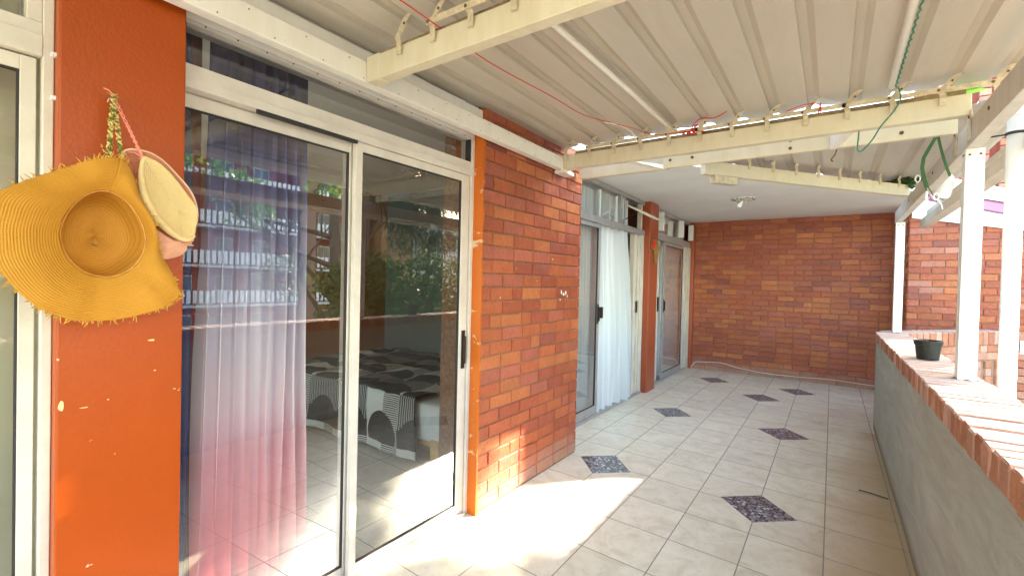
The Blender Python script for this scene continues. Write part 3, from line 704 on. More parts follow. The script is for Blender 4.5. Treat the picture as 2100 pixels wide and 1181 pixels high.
# skew beam at the slab edge
A0, A1 = V((-.93, 4.13, 0)), V((.585, 6.06, 0)); ua = (A1-A0).normalized(); na = V((ua.y, -ua.x, 0)); LA = (A1-A0).length
root = thing('roof_beam', tuple(A0 + V((0,0,2.57))), 'short cream beam set at an angle under the grey roof sheets, seven hook straps on top', 'beam')
mb = MB(); mb.obox(A0, ua, na, UP, (0, LA), (-.03, .03), (2.565, 2.675)); under(mb.build('beam', M['beam'], bevel=.004), root)
for k in range(8):
    a = .46 + k*.262; h = MB(); p = A0 + ua*a + na*.036
    if a < LA - .02:
        hook_strap(h, p.x, p.y, 2.64, 2.785, lean=.04, facing=tuple(ua), nrm=tuple(na)); under(h.build('hook_strap', M['strap']), root)
mb = MB(); mb.obox(A0, ua, na, UP, (.1, .34), (-.03, .034), (2.50, 2.562)); under(mb.build('wedge', M['strap']), root)

# ------------------------------------------------------------------ roof sheets
def roof(name, poly_y, x0, x1, z, material, label, warp=.006):
    pr = []; k0 = -1.86; P = .2118; x = x0
    xs = [x0]
    k = math.floor((x0-k0)/P)
    prof = []
    while k0 + k*P < x1 + P:
        c = k0 + k*P + .03
        prof += [(c-.028, 0), (c-.025, .016), (c+.012, .014), (c+.040, 0)]
        k += 1
    prof = [p for p in prof if x0 < p[0] < x1]; prof = [(x0, 0)] + prof + [(x1, 0)]
    vs = []; fs = []; tint = []; NY = 26
    for i, (px, pz) in enumerate(prof):
        ya, yb = poly_y(px)
        for j in range(NY+1):
            y = ya + (yb-ya)*j/NY
            w = noise.noise(V((px*1.6, y*.9, 4)))*warp
            e = max(0, 1-(yb-y)/.18)
            w += e*e*noise.noise(V((px*4, 9, 1)))*.03 + e*e*.006
            vs.append((px, y, z + pz + w))
    mb = MB(); mb.v = vs
    for i in range(len(prof)-1):
        up_ = prof[i][1] > .01 and prof[i+1][1] > .01; slope = abs(prof[i][1]-prof[i+1][1]) > .01
        for j in range(NY):
            a = i*(NY+1)+j; mb.c[len(mb.f)] = (.95,.93,.90) if (up_ or slope) else (1,1,1)
            mb.f.append([a, a+1, a+NY+2, a+NY+1]); mb.m.append(0)
    o = mb.build(name, material); s = o.modifiers.new('thickness', 'SOLIDIFY'); s.thickness = .0015; s.offset = 1
    return tag(o, label, 'roof sheeting')
roof('roof_sheeting', lambda x: (-2.2, 3.63), -2.04, .985, 2.80, M['sheet'], 'cream ribbed metal roof sheeting over the near half of the balcony')
def y2(x): return (3.84, max(3.9, 4.13 + (x+.93)*(A1.y-A0.y)/(A1.x-A0.x) + .42))
roof('roof_sheeting', y2, -1.05, .985, 2.745, M['sheet_grey'], 'dull grey ribbed metal sheeting, small far piece cut off at an angle')
# rounded flashing where the roof meets the wall
mb = MB(); mb.tube([(-2.03 + noise.noise(V((0,y*.3,0)))*.01, -2.2 + y*.3, 2.755 + noise.noise(V((5,y*1.1,0)))*.008) for y in range(0, 16)] , .045, 10); mb.box(-2.05, -1.972, -2.2, 2.46, 2.655, 2.677); mb.box(-2.05, -1.985, -2.2, 2.46, 2.678, 2.775)
tag(mb.build('wall_flashing', M['beam_white'], smooth=False), 'rounded cream mortar fillet sealing roof sheets to the house wall', 'flashing')
# lintel above first doors
mb = MB(); mb.box(-2.16, -2.05, -2.2, 2.455, 2.60, 2.90); tag(mb.build('lintel', M['slab']), 'pale lintel band over the first glass door', 'lintel')
# conduits under the roof
root = thing('conduit', (-1.02, 2.5, 2.77), 'thin white conduit pipe running lengthwise under the cream roof sheets', 'pipe')
mb = MB(); mb.tube([(-1.10,-.5,2.775), (-1.07,1.0,2.77), (-1.05,1.72,2.765), (-1.02,2.6,2.762), (-.995,3.36,2.75)], .014, 10); under(mb.build('pipe', M['beam_white'], smooth=True), root)
mb = MB(); mb.tube([(-1.0,3.30,2.752), (-.99,3.40,2.748)], .018, 8); under(mb.build('end_socket', M['strap']), root)
root = thing('conduit', (.235, 2.5, 2.77), 'white conduit pipe near the outer edge with green twine tied round it', 'pipe')
mb = MB(); mb.tube([(.225,-.5,2.775), (.23,2.2,2.765), (.24,3.32,2.755)], .016, 10); under(mb.build('pipe', M['beam_white'], smooth=True), root)
# ropes
def cable(name, pts, r, m, label, cat, wig=0, extra=None):
    P = [V(p) for p in pts]; out = []
    for i in range(len(P)-1):
        p0 = P[max(i-1,0)]; p1 = P[i]; p2 = P[i+1]; p3 = P[min(i+2, len(P)-1)]
        for t in [k/8 for k in range(8)]:
            q = .5*((2*p1) + (p2-p0)*t + (2*p0-5*p1+4*p2-p3)*t*t + (3*p1-p0-3*p2+p3)*t**3)
            out.append(q + V((random.uniform(-wig,wig), random.uniform(-wig,wig), random.uniform(-wig,wig))))
    out.append(P[-1]); mb = MB(); mb.tube(out, r, 6)
    if extra: extra(mb)
    return tag(mb.build(name, m, smooth=True), label, cat)
cable('red_cord', [(-1.407,.4,2.70), (-1.407,1.254,2.70), (-1.41,1.78,2.69), (-1.39,2.36,2.715), (-1.39,2.76,2.735), (-1.30,3.02,2.74), (-1.20,3.2,2.735), (-1.12,3.40,2.73), (-.9,3.405,2.715), (-.75,3.41,2.70)], .0028, M['red_rope'], 'thin red cord slung along under the cream roof to the hooked beam', 'cord')  # plain red cord slung below the sheets
def knots(mb):
    for c in [(-.84,3.405,2.725), (-.835,3.40,2.70), (-.87,3.40,2.705), (-.82,3.40,2.745), (-.90,3.40,2.71)]:
        mb.tube([V(c)+V((-.012,0,-.008)), V(c), V(c)+V((.012,0,.01))], [.004,.011,.005], 6)
cable('string_knot', [(-.86,3.40,2.69), (-.83,3.395,2.76), (-.78,3.40,2.79), (-.70,3.39,2.775), (-.62,3.38,2.80), (-.60,3.37,2.83)], .004, M['red_rope'], 'bunched red string knotted on a hook strap of the long beam', 'string', 0, knots)
cable('string_knot', [(-.27,3.40,2.74), (-.18,3.39,2.76), (-.10,3.40,2.752), (-.10,3.405,2.70), (-.09,3.39,2.70), (-.09,3.39,2.755)], .0035, M['red_rope'], 'small red string looped round the strap right of the bunched red knot', 'string')
cable('white_string', [(-1.33,3.0,2.742), (-1.30,3.02,2.735), (-1.27,3.1,2.74), (-1.25,3.3,2.745), (-1.25,3.42,2.70)], .004, M['cable'], 'short frayed white string joining the red cord to the beam', 'string', .002)
tw = []
for k in range(150):
    t = k/149; y = 1.6 + 1.72*t; tw.append((.258 + .003*math.cos(k*1.1), y, 2.748 + .003*math.sin(k*1.1)))
cable('green_twine', tw + [(.28,3.395,2.76), (.286,3.39,2.70), (.26,3.39,2.64), (.204,3.40,2.564), (.17,3.41,2.50), (.139,3.44,2.462), (.115,3.45,2.445), (.10,3.45,2.46), (.103,3.45,2.52), (.105,3.46,2.57)], .0042, M['green_rope'], 'green twine wound round the outer conduit, its loose end hanging over the beam', 'twine')
cable('fibre_strand', [(.0,3.77,2.56), (-.01,3.77,2.52), (-.03,3.77,2.49), (-.02,3.77,2.475)], .004, M['screw'], 'short dark strand dangling below the second cross beam', 'strand')
# straps with bottle
root = thing('hanging_bottle', (.72, 5.0, 2.5), 'white plastic bottle slung on green straps from the outer beam', 'bottle')
mb = MB(); prof = [(0,.0), (.045,.005), (.055,.03), (.055,.13), (.045,.16), (.02,.19), (.018,.215), (.0,.217)]
n = 16; vs = []; fs = []; bc = V((.685, 4.95, 2.36)); ax = V((.22, 0, .97)).normalized(); ex = V((.97,0,-.22)).normalized(); ey = V((0,1,0))
for (r, h) in prof:
    for k in range(n): vs.append(bc + ax*h + ex*(math.cos(6.283*k/n)*r) + ey*(math.sin(6.283*k/n)*r))
for i in range(len(prof)-1):
    for k in range(n): fs.append((i*n+k, i*n+(k+1) % n, (i+1)*n+(k+1) % n, (i+1)*n+k))
mb.add(vs, fs); under(mb.build('bottle_body', M['white_plastic'], smooth=True), root)
def ribbon(mb, pts, w):
    pts = [V(p) for p in pts]; vs = []; fs = []
    for i, p in enumerate(pts):
        t = (pts[min(i+1,len(pts)-1)] - pts[max(0,i-1)]).normalized(); s = t.cross(V((.3,.95,0))).normalized()
        for dd in (-.0012, .0012):
            vs += [p - s*w/2 + V((0,dd,0)), p + s*w/2 + V((0,dd,0))]
    for i in range(len(pts)-1):
        a = i*4; fs += [(a, a+1, a+5, a+4), (a+2, a+6, a+7, a+3), (a, a+4, a+6, a+2), (a+1, a+3, a+7, a+5)]
    mb.add(vs, fs)
mb = MB(); ribbon(mb, [(.50,3.80,2.575), (.475,3.81,2.52), (.445,3.82,2.45), (.44,3.83,2.39), (.455,3.85,2.32), (.47,3.86,2.27)], .02); ribbon(mb, [(.505,3.80,2.57), (.52,3.81,2.50), (.54,3.83,2.43), (.56,3.85,2.37), (.575,3.86,2.33)], .014)
mb.tube([(.44,3.83,2.36), (.47,3.86,2.24), (.50,3.9,2.20)], .003); mb.tube([(.46,3.84,2.3), (.50,3.86,2.22), (.55,3.88,2.19)], .003)
under(mb.build('green_strap', mat('green webbing', (.04,.13,.05), .7)), root)
mb = MB(); mb.tube([(.47,3.86,2.245), (.468,3.86,2.21), (.472,3.86,2.18)], .006); under(mb.build('clip', M['white_plastic']), root)
for (cx, cz) in ((.425, 2.33), (.515, 2.21)):
    mb = MB() if cz > 2.3 else mb; mb.tube([(cx + .012*math.cos(6.283*k/10), 3.86, cz + .022*math.sin(6.283*k/10)) for k in range(11)], .0035)
    if cz > 2.3: under(mb.build('clip', M['white_plastic']), root); mb = MB()
mb.tube([(.52,3.86,2.19), (.54,3.86,2.16), (.545,3.86,2.13)], .003)
under(mb.build('clip', M['white_plastic']), root)

# ------------------------------------------------------------------ glass doors
def pbox(mb, X, d, y0, y1, z0, z1): mb.box(X-d, X, y0, y1, z0, z1)
def panel(root, X, y0, y1, z0, z1, sl, sr, rb, rt_, frame, glass='glass', gasket=True, name='door_panel'):
    mb = MB(); t = .03
    mb.box(X-t, X, y0, y0+sl, z0, z1); mb.box(X-t, X, y1-sr, y1, z0, z1)
    mb.box(X-t+.002, X-.002, y0+sl, y1-sr, z0, z0+rb); mb.box(X-t+.002, X-.002, y0+sl, y1-sr, z1-rt_, z1)
    p = under(mb.build(name, frame, bevel=.002), root)
    g = MB(); xg = X-t/2; g.add([(xg, y0+sl-.004, z0+rb-.004), (xg, y1-sr+.004, z0+rb-.004), (xg, y1-sr+.004, z1-rt_+.004), (xg, y0+sl-.004, z1-rt_+.004)], [(0,1,2,3)])
    go = g.build('glass_pane', M[glass]); go.parent = p
    if gasket:
        k = MB(); e = .005; a, b, c, d = y0+sl, y1-sr, z0+rb, z1-rt_
        k.box(X-t+.006, X-.006, a, a+e, c, d); k.box(X-t+.006, X-.006, b-e, b, c, d); k.box(X-t+.006, X-.006, a+e, b-e, c, c+e); k.box(X-t+.006, X-.006, a+e, b-e, d-e, d)
        ko = k.build('rubber_seal', M['gasket']); ko.parent = p
    return p
def handle(parent, X, y, z, h=.20, w=.032):
    mb = MB(); mb.box(X, X+.008, y-w/2, y+w/2, z-h/2, z+h/2)
    mb.box(X+.008, X+.032, y-w*.30, y-w*.05, z-h*.36, z+h*.36); mb.tube([(X+.008, y+w*.22, z-.01), (X+.012, y+w*.22, z-.01)], .006)
    o = mb.build('handle', M['handle'], bevel=.003); o.parent = parent; o.matrix_parent_inverse = parent.matrix_parent_inverse @ Matrix.Identity(4) if False else Matrix.Translation(parent.parent.location).inverted() @ parent.matrix_parent_inverse.inverted() @ Matrix.Identity(4) if False else Matrix.Identity(4)
    return o
# door 1
root = thing('sliding_door', (-2.07, 1.6, 0), 'large glass sliding door with off-white frame, pink and navy curtain behind its left pane', 'glass door')
mb = MB()
mb.box(-2.15, -2.052, .717, .730, 0, 2.60); mb.box(-2.15, -2.05, 2.432, 2.462, 0, 2.60)
mb.box(-2.15, -2.045, .730, 2.432, 2.335, 2.372); mb.box(-2.15, -2.055, .730, 2.432, 2.3725, 2.43); mb.box(-2.15, -2.055, .730, 2.432, 2.585, 2.60)
mb.box(-2.15, -2.04, .730, 2.432, 0, .022); mb.box(-2.10, -2.095, .730, 2.432, .022, .034)
under(mb.build('frame', M['alu'], bevel=.002), root)
pl = panel(root, -2.105, .731, 1.535, .025, 2.333, .012, .030, .05, .055, M['alu'])
pr = panel(root, -2.062, 1.512, 2.425, .025, 2.333, .042, .072, .062, .045, M['alu'])
handle(pr, -2.062, 2.392, 1.15, .26)
mb = MB(); xg = -2.10; mb.add([(xg,.73,2.43), (xg,2.432,2.43), (xg,2.432,2.585), (xg,.73,2.585)], [(0,1,2,3)]); under(mb.build('transom_pane', M['glass']), root)
mb = MB(); mb.box(-2.104,-2.058,.7305,.736,2.43,2.585); mb.box(-2.104,-2.058,2.426,2.4315,2.43,2.585); mb.box(-2.06,-2.047,1.0,1.51,2.318,2.334); under(mb.build('rubber_seal', M['gasket']), root)
mb = MB()
for i in range(14): y = .8+i*.12; mb.tube([(-2.056, y, 2.592), (-2.053, y, 2.592)], .004, 6)
under(mb.build('screw', M['screw']), root)
# door at far left
root = thing('sliding_door', (-2.07, -.2, 0), 'cream framed glass door at the left edge, beige net curtain behind it', 'glass door')
mb = MB(); mb.box(-2.15, -2.05, .345, .371, 0, 2.60); mb.box(-2.15, -2.048, -1.6, .345, 2.29, 2.355); mb.box(-2.15,-2.055,-1.6,.345,2.355,2.395); mb.box(-2.15, -2.05, -1.63, -1.6, 0, 2.6); mb.box(-2.15, -2.04, -1.6, .345, 0, .03); mb.box(-2.15,-2.055,-1.6,.345,2.585,2.6); mb.box(-2.15,-2.056,.31,.345,2.395,2.585)
under(mb.build('frame', M['alu_cream'], bevel=.003), root)
panel(root, -2.075, -.7, .335, .03, 2.285, .04, .036, .06, .045, M['alu_cream'], 'glass_dull')
panel(root, -2.11, -1.6, -.66, .03, 2.285, .04, .03, .06, .045, M['alu_cream'], 'glass_dull')
mb = MB(); mb.add([(-2.1,-1.6,2.395), (-2.1,.31,2.395), (-2.1,.31,2.585), (-2.1,-1.6,2.585)], [(0,1,2,3)]); under(mb.build('transom_pane', M['glass_dull']), root)
mb = MB(); mb.box(-2.052,-2.03,.362,.378,2.295,2.307); mb.box(-2.052,-2.03,.362,.378,2.160,2.171); under(mb.build('hinge_pin', M['plaster_white']), root)

# door 2 (curtained, standing open)
root = thing('sliding_door', (-2.34, 5.4, 0), 'silver framed sliding door standing open beyond the brick pier, white curtain blowing in the gap', 'glass door')
mb = MB()
mb.box(-2.42, -2.33, 3.99, 4.02, 0, 2.80); mb.box(-2.42, -2.325, 4.02, 6.79, 2.345, 2.425); mb.box(-2.42, -2.33, 4.02, 6.79, 2.80, 2.855)
mb.box(-2.42, -2.32, 4.02, 6.79, 0, .03)
mb.box(-2.41, -2.335, 5.86, 5.92, 2.425, 2.80); mb.box(-2.40, -2.33, 5.97, 6.0, 2.425, 2.80)
under(mb.build('frame', M['alu_grey'], bevel=.003), root)
mb = MB()
for a, b, x in ((6.43, 6.50, -2.345), (6.51, 6.58, -2.36), (6.59, 6.66, -2.345), (6.67, 6.79, -2.33)): mb.box(-2.42, x, a, b, .03, 2.345)
mb.box(-2.40, -2.335, 6.66, 6.70, 2.425, 2.80)
under(mb.build('jamb', M['alu_cream'], bevel=.003), root)
p2 = panel(root, -2.345, 4.02, 5.26, .03, 2.343, .03, .055, .10, .05, M['alu_grey'])
h2 = handle(p2, -2.345, 5.22, 1.25, .24, .04)
mb = MB(); mb.add([(-2.38,4.02,2.425), (-2.38,5.86,2.425), (-2.38,5.86,2.80), (-2.38,4.02,2.80)], [(0,1,2,3)]); under(mb.build('transom_pane', M['glass']), root)
# top-hung vent window pushed open
u_ = V((math.sin(R(62)), 0, -math.cos(R(62)))); wv = V((0,1,0)); nn = V((math.cos(R(62)),0,math.sin(R(62)))); o_ = V((-2.335, 6.00, 2.70))
mb = MB()
Wd, Hd = .60, .42
mb.obox(o_, wv, u_, nn, (0, Wd), (0, .035), (-.01, .012)); mb.obox(o_, wv, u_, nn, (0, Wd), (Hd-.035, Hd), (-.01, .012)); mb.obox(o_, wv, u_, nn, (0, .035), (.035, Hd-.035), (-.01, .012)); mb.obox(o_, wv, u_, nn, (Wd-.035, Wd), (.035, Hd-.035), (-.01, .012))
v_ = under(mb.build('vent_window', M['alu_cream'], bevel=.003), root)
mb = MB(); q = [o_ + wv*a + u_*b for a, b in ((.035,.035), (Wd-.035,.035), (Wd-.035,Hd-.035), (.035,Hd-.035))]; mb.add(q, [(0,1,2,3)]); g = mb.build('glass_pane', M['glass_dull']); g.parent = v_
mb = MB(); mb.tube([(-2.34,6.02,2.50), tuple(o_ + wv*.02 + u_*.22)], .006); g = mb.build('stay_arm', M['handle']); g.parent = v_
mb = MB(); mb.box(-2.37,-2.345,5.34,5.385,1.19,1.33); g = under(mb.build('lock_plate', M['handle'], bevel=.003), root)
mb = MB(); mb.box(-2.345,-2.33,6.54,6.575,1.21,1.38); g = under(mb.build('lock_plate', M['handle'], bevel=.003), root)
# door 3
root = thing('sliding_door', (-2.34, 8.3, 0), 'silver framed glass door in the far corner right of the red column', 'glass door')
mb = MB()
mb.box(-2.42, -2.325, 7.19, 9.45, 2.355, 2.47); mb.box(-2.42, -2.33, 7.19, 9.45, 2.80, 2.857); mb.box(-2.42, -2.32, 7.19, 9.45, 0, .03)
mb.box(-2.41, -2.335, 7.19, 7.30, 2.47, 2.80); mb.box(-2.41, -2.33, 8.72, 8.80, 2.47, 2.80)
under(mb.build('frame', M['alu_grey'], bevel=.003), root)
mb = MB(); mb.box(-2.42, -2.335, 9.10, 9.22, .03, 2.355); mb.box(-2.40, -2.32, 9.27, 9.38, .03, 2.355); mb.box(-2.40,-2.31,9.40,9.459,0,2.355)
under(mb.build('jamb', M['alu_cream'], bevel=.003), root)
p3 = panel(root, -2.345, 7.85, 9.10, .03, 2.353, .07, .04, .09, .05, M['alu_grey']); handle(p3, -2.345, 7.885, 1.27, .22, .04)
mb = MB(); mb.box(-2.42,-2.38,7.62,7.70,.03,2.353); pz = under(mb.build('inner_stile', M['alu_cream'], bevel=.003), root); 
mb = MB(); mb.box(-2.38,-2.36,7.64,7.68,1.18,1.42); under(mb.build('lock_plate', M['handle']), root)
mb = MB(); mb.add([(-2.38,7.30,2.47), (-2.38,8.72,2.47), (-2.38,8.72,2.80), (-2.38,7.30,2.80)], [(0,1,2,3)]); under(mb.build('transom_pane', M['glass']), root)
for yv, ang in ((7.42, 22), (8.62, 30), (9.32, 26)):
    u_ = V((math.sin(R(ang)), 0, -math.cos(R(ang)))); nn = V((math.cos(R(ang)),0,math.sin(R(ang)))); wv = V((0,-1,0)) ; o_ = V((-2.335, yv, 2.79)); Wd = .05 if yv < 9 else .05
    # side-hung vents seen edge on: white sash standing out from the frame
    mb = MB(); mb.box(-2.33, -2.24, yv, yv+.045, 2.49, 2.79); v_ = under(mb.build('vent_sash', M['plaster_white'], bevel=.003), root)
mb = MB(); mb.add([(-2.38,8.80,2.47), (-2.38,9.45,2.47), (-2.38,9.45,2.80), (-2.38,8.80,2.80)], [(0,1,2,3)]); under(mb.build('transom_pane', M['glass_dull']), root)

# ------------------------------------------------------------------ curtains
def curtain(name, yfun, z0, z1, x, amp, nf, material, label, cat='curtain', hem=None, ny=160, nz=30, seed=0, sway=.0, thick=True):
    """folded cloth; yfun(t, z) gives the spread of the folds at each height"""
    vs = []; fs = []
    for j in range(nz+1):
        z = z0 + (z1-z0)*j/nz
        for i in range(ny+1):
            t = i/ny; ph = t*nf*6.2832 + 1.3*noise.noise(V((t*5, z*.5, seed))) + 2.2*noise.noise(V((t*nf*.35, 0, seed+5)))
            k = amp*(1 + .5*noise.noise(V((t*8, z*.9, seed+3))))*(1.0 + .35*(1-j/nz))
            xx = x + k*math.sin(ph) + .35*k*math.sin(2.1*ph+1) + sway*(1-j/nz)**2
            yy = yfun(t, z) + .35*amp*math.cos(ph)
            vs.append((xx, yy, z + (0 if j else .012*noise.noise(V((t*12, 0, seed))))))
    for j in range(nz):
        for i in range(ny): a = j*(ny+1)+i; fs.append((a, a+1, a+ny+2, a+ny+1))
    mb = MB(); mb.add(vs, fs); o = mb.build(name, material, smooth=True)
    return tag(o, label, cat)
c1 = curtain('curtain', lambda t, z: (.885 - .05*(1-z/2.7)) + t*(.475 + .075*(1-z/2.7)), .02, 2.89, -2.285, .046, 7.5, M['ombre'], 'sheer ombre curtain fading from navy down to rose pink, behind the near glass door', seed=2)
curtain('curtain', lambda t, z: .735 + t*(.10 + .02*math.sin(z)), .02, 2.89, -2.30, .014, 2.5, M['bluefab'], 'narrow navy curtain gathered at the left edge of the near door', seed=9, ny=50)
curtain('curtain', lambda t, z: .80 + t*.10, .02, 2.89, -2.325, .014, 2.5, M['maroonfab'], 'narrow burgundy curtain gathered behind the ombre one', seed=12, ny=50)
curtain('curtain', lambda t, z: -1.5 + t*1.82, .02, 2.6, -2.30, .022, 14, M['cream_net'], 'beige net curtain behind the far left glass door', seed=20)
curtain('curtain', lambda t, z: 4.05 + t*1.2, .05, 2.78, -2.47, .028, 12, M['white_sheer'], 'white sheer curtain behind the fixed silver framed pane', seed=30)
curtain('curtain', lambda t, z: 5.24 + t*(1.05 + .08*math.sin(z*2) - .10*(z > 2.0)*(z-2.0)), .035, 2.78, -2.44, .070, 5.5, M['white_sheer'], 'white curtain billowing through the open door gap, hem just off the sill', seed=31, sway=.04)
curtain('curtain', lambda t, z: 7.22 + t*.62, .05, 2.78, -2.46, .030, 5.5, M['white_sheer'], 'bluish white curtain just right of the red column', seed=32)
curtain('curtain', lambda t, z: 7.9 + t*1.3, .05, 2.78, -2.45, .028, 11, M['white_sheer'], 'greyish net curtain behind the glass in the far corner', seed=33)

# ------------------------------------------------------------------ bed
root = thing('bed', (-4.1, 3.8, 0), 'low bed seen through the glass door, covered by a black and white patchwork blanket', 'bed')
mb = MB(); mb.box(-5.5, -2.74, 2.92, 4.72, .18, .52); under(mb.build('mattress', M['sheet_cloth'], bevel=.04), root)
for (x, y) in ((-2.80, 2.93), (-2.80, 4.66), (-5.45, 2.93), (-5.45, 4.66)):
    mb = MB(); mb.box(x-.05, x+.05, y-.03, y+.05, 0, .22); under(mb.build('leg', M['wood'], bevel=.006), root)
mb = MB(); mb.box(-5.5, -2.76, 2.94, 4.7, .14, .18); under(mb.build('base', M['wood']), root)
mb = MB(); vs = []; fs = []; uv = []; NU, NW = 70, 60
for j in range(NW+1):
    s = -.55 + (1.85+.55)*j/NW      # across: drop in front, then over the top
    for i in range(NU+1):
        x = -5.5 + 2.48*i/NU
        wr = .02*noise.noise(V((x*3, s*3, 2))) + .012*noise.noise(V((x*9, s*8, 5)))
        if s < 0:
            y = 2.88 - .10*(-s)*(1 + .6*math.sin(x*9)) ; z = .56 + s
            y += wr*1.2; z = max(z, .03)
        else: y = 2.88 + s; z = .565 + wr*1.6 + .03*noise.noise(V((x*2,s*2,7)))
        vs.append((x + (.10*(-s) if s < 0 else 0)*(i/NU), y, z)); uv.append((x, s))
for j in range(NW):
    for i in range(NU): a = j*(NU+1)+i; fs.append((a, a+1, a+NU+2, a+NU+1))
mb.add(vs, fs, 0, None, uv); o = mb.build('blanket', M['quilt'], smooth=True)
tag(o, 'black grey and white patchwork blanket with stripes, draped over the bed indoors', 'blanket')
s_ = o.modifiers.new('thickness', 'SOLIDIFY'); s_.thickness = .012

# ------------------------------------------------------------------ hats
def closed_spline(pts, n):
    out = []; N = len(pts)
    for i in range(N):
        p0, p1, p2, p3 = [V((*pts[(i+k) % N], 0)) for k in (-1,0,1,2)]
        for j in range(n):
            t = j/n; q = .5*((2*p1) + (p2-p0)*t + (2*p0-5*p1+4*p2-p3)*t*t + (3*p1-p0-3*p2+p3)*t**3); out.append((q.x, q.y))
    return out
root = thing('straw_hat', (-1.93, .45, 1.98), 'big golden straw hat with frayed brim, hung open side out on the orange column', 'hat')
OUT = [(0.486,1.977),(0.435,1.965),(0.383,1.936),(0.291,1.875),(0.232,1.828),(0.214,1.762),(0.218,1.663),(0.243,1.594),(0.293,1.525),(0.340,1.494),(0.386,1.474),(0.478,1.469),(0.567,1.489),(0.62,1.515),(0.653,1.545),(0.628,1.621),(0.592,1.703),(0.564,1.798),(0.53,1.889),(0.512,1.947)]
ring = closed_spline(OUT, 8); NR = len(ring)
cy, cz = .460, 1.735
def brim_pt(k, t):
    """t 0 centre of the crown .. 1 rim"""
    y, z = ring[k % NR]; a = math.atan2((z-cz), y-cy)
    ry, rz = .108, .140
    ey, ez = cy + math.cos(a)*ry*(1 - .14*max(0, math.sin(a))), cz + math.sin(a)*rz*(1 + .03*math.sin(a))
    if t <= .35:                      # inside of the crown, sunk towards the wall
        q = t/.35; yy = cy + (ey-cy)*q**.62*.98; zz = cz + (ez-cz)*q**.62*.98
        x = -1.988 + .108*q**5 + .008*math.cos(a*2)*(1-q)
    else:
        q = (t-.35)/.65; yy = ey + (y-ey)*q; zz = ez + (z-ez)*q
        x = -1.880 + .016*math.sin(q*3.14) + q*(.018 + .016*math.sin(a*2+.8) + .010*math.sin(a*5))
        x += .010*q*noise.noise(V((y*14, z*14, 0)))
        x = x + .012*q
    return (x, yy, zz)
NT = 46; vs = []; uv = []; fs = []
for j in range(NT+1):
    for k in range(NR+1):
        t = .0003 + .9997*j/NT; p = brim_pt(k, t); vs.append(p)
        rr = .105*(t/.35)**.62 if t < .35 else .105 + (t-.35)/.65*.14
        uv.append((k/NR, rr + .006*math.sin(k/NR*12)))
for j in range(NT):
    for k in range(NR): a = j*(NR+1)+k; fs.append((a, a+1, a+NR+2, a+NR+1))
jb = int(NT*.35)
nb = jb*NR
mb = MB(); mb.add(vs, fs[nb:], 0, None, uv); o = under(mb.build('brim', M['straw'], smooth=True), root); sm = o.modifiers.new('thickness', 'SOLIDIFY'); sm.thickness = .003
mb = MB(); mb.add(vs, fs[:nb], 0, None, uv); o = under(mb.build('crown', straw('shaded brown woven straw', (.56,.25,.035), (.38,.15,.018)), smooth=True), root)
# sweatband line
mb = MB(); pts = []
for k in range(0, NR+1, 2):
    p = brim_pt(k, .345); pts.append(V(p) + V((.004,0,0)))
mb.tube(pts, [.0035 + .0025*abs(noise.noise(V((k*.4,0,0)))) for k in range(len(pts))], 6, caps=False); under(mb.build('sweatband', mat('worn tan band', (.66,.30,.08), .8, nscale=40, namt=.3), smooth=True), root)
mb = MB()
for k in range(NR*3):
    kk = k/3; p = V(brim_pt(int(kk), 1)); q = V(brim_pt(int(kk)+1, 1)); p = p.lerp(q, kk % 1); d = V((0, p.y-cy, p.z-cz)).normalized()
    dens = .55 + .45*noise.noise(V((k*.05, 0, 3)))
    if p.y > .6 and p.z > 1.62: dens *= .25
    if random.random() < dens*.95:
        t = V((random.uniform(-.01,.012), random.uniform(-.9,.9)*.013, random.uniform(-.9,.9)*.013)); L_ = random.uniform(.004, .013)
        mb.tube([p - d*.003, p + d*L_*.5 + t*.4, p + d*L_ + t], [.0022, .0016, .0007], 4)
under(mb.build('frayed_edge', M['straw_fringe']), root)
mb = MB(); mb.tube([(-1.968,.445,1.708), (-1.966,.452,1.706), (-1.966,.462,1.704)], .0018, 5); mb.tube([(-1.967,.449,1.712), (-1.966,.455,1.702)], .0014, 5); under(mb.build('loose_stitch', M['bark']), root)
def cord_braid(mb, a, b, r):
    a, b = V(a), V(b); n = 40; d = b-a
    for s in (0, 3.1416):
        mb.tube([a + d*k/n + V((.004*math.cos(k*.9+s), .0045*math.sin(k*.9+s), 0)) + V((-.0,0,0)) for k in range(n+1)], r, 5)
mb = MB(); cord_braid(mb, (-1.935,.489,2.190), (-1.868,.461,1.975), .0038); cord_braid(mb, (-1.94,.490,2.188), (-1.868,.4955,1.970), .0038)
for c in ((-1.925,.476,2.10), (-1.93,.495,2.13), (-1.905,.461,2.00), (-1.92,.488,2.03), (-1.93,.484,2.115), (-1.91,.456,2.015)):
    mb.tube([V(c), V(c)+V((.006, random.uniform(-.016,.016), random.uniform(.004,.012)))], [.003,.0008], 4)
under(mb.build('hanging_cord', M['braid']), root)
# hook
root = thing('wall_hook', (-2.0, .489, 2.2), 'small nail hook at the top of the cords on the orange column', 'hook')
mb = MB(); mb.tube([(-2.0,.489,2.192), (-1.94,.489,2.194), (-1.932,.489,2.204)], .0035, 6); under(mb.build('nail', M['screw']), root)
mb = MB()
for _ in range(9):
    a = random.uniform(0, 6.28); mb.tube([(-1.94,.489,2.192), (-1.93, .489+.018*math.cos(a), 2.192+.010*math.sin(a))], [.0035,.0012], 4)
under(mb.build('knot', M['braid']), root)
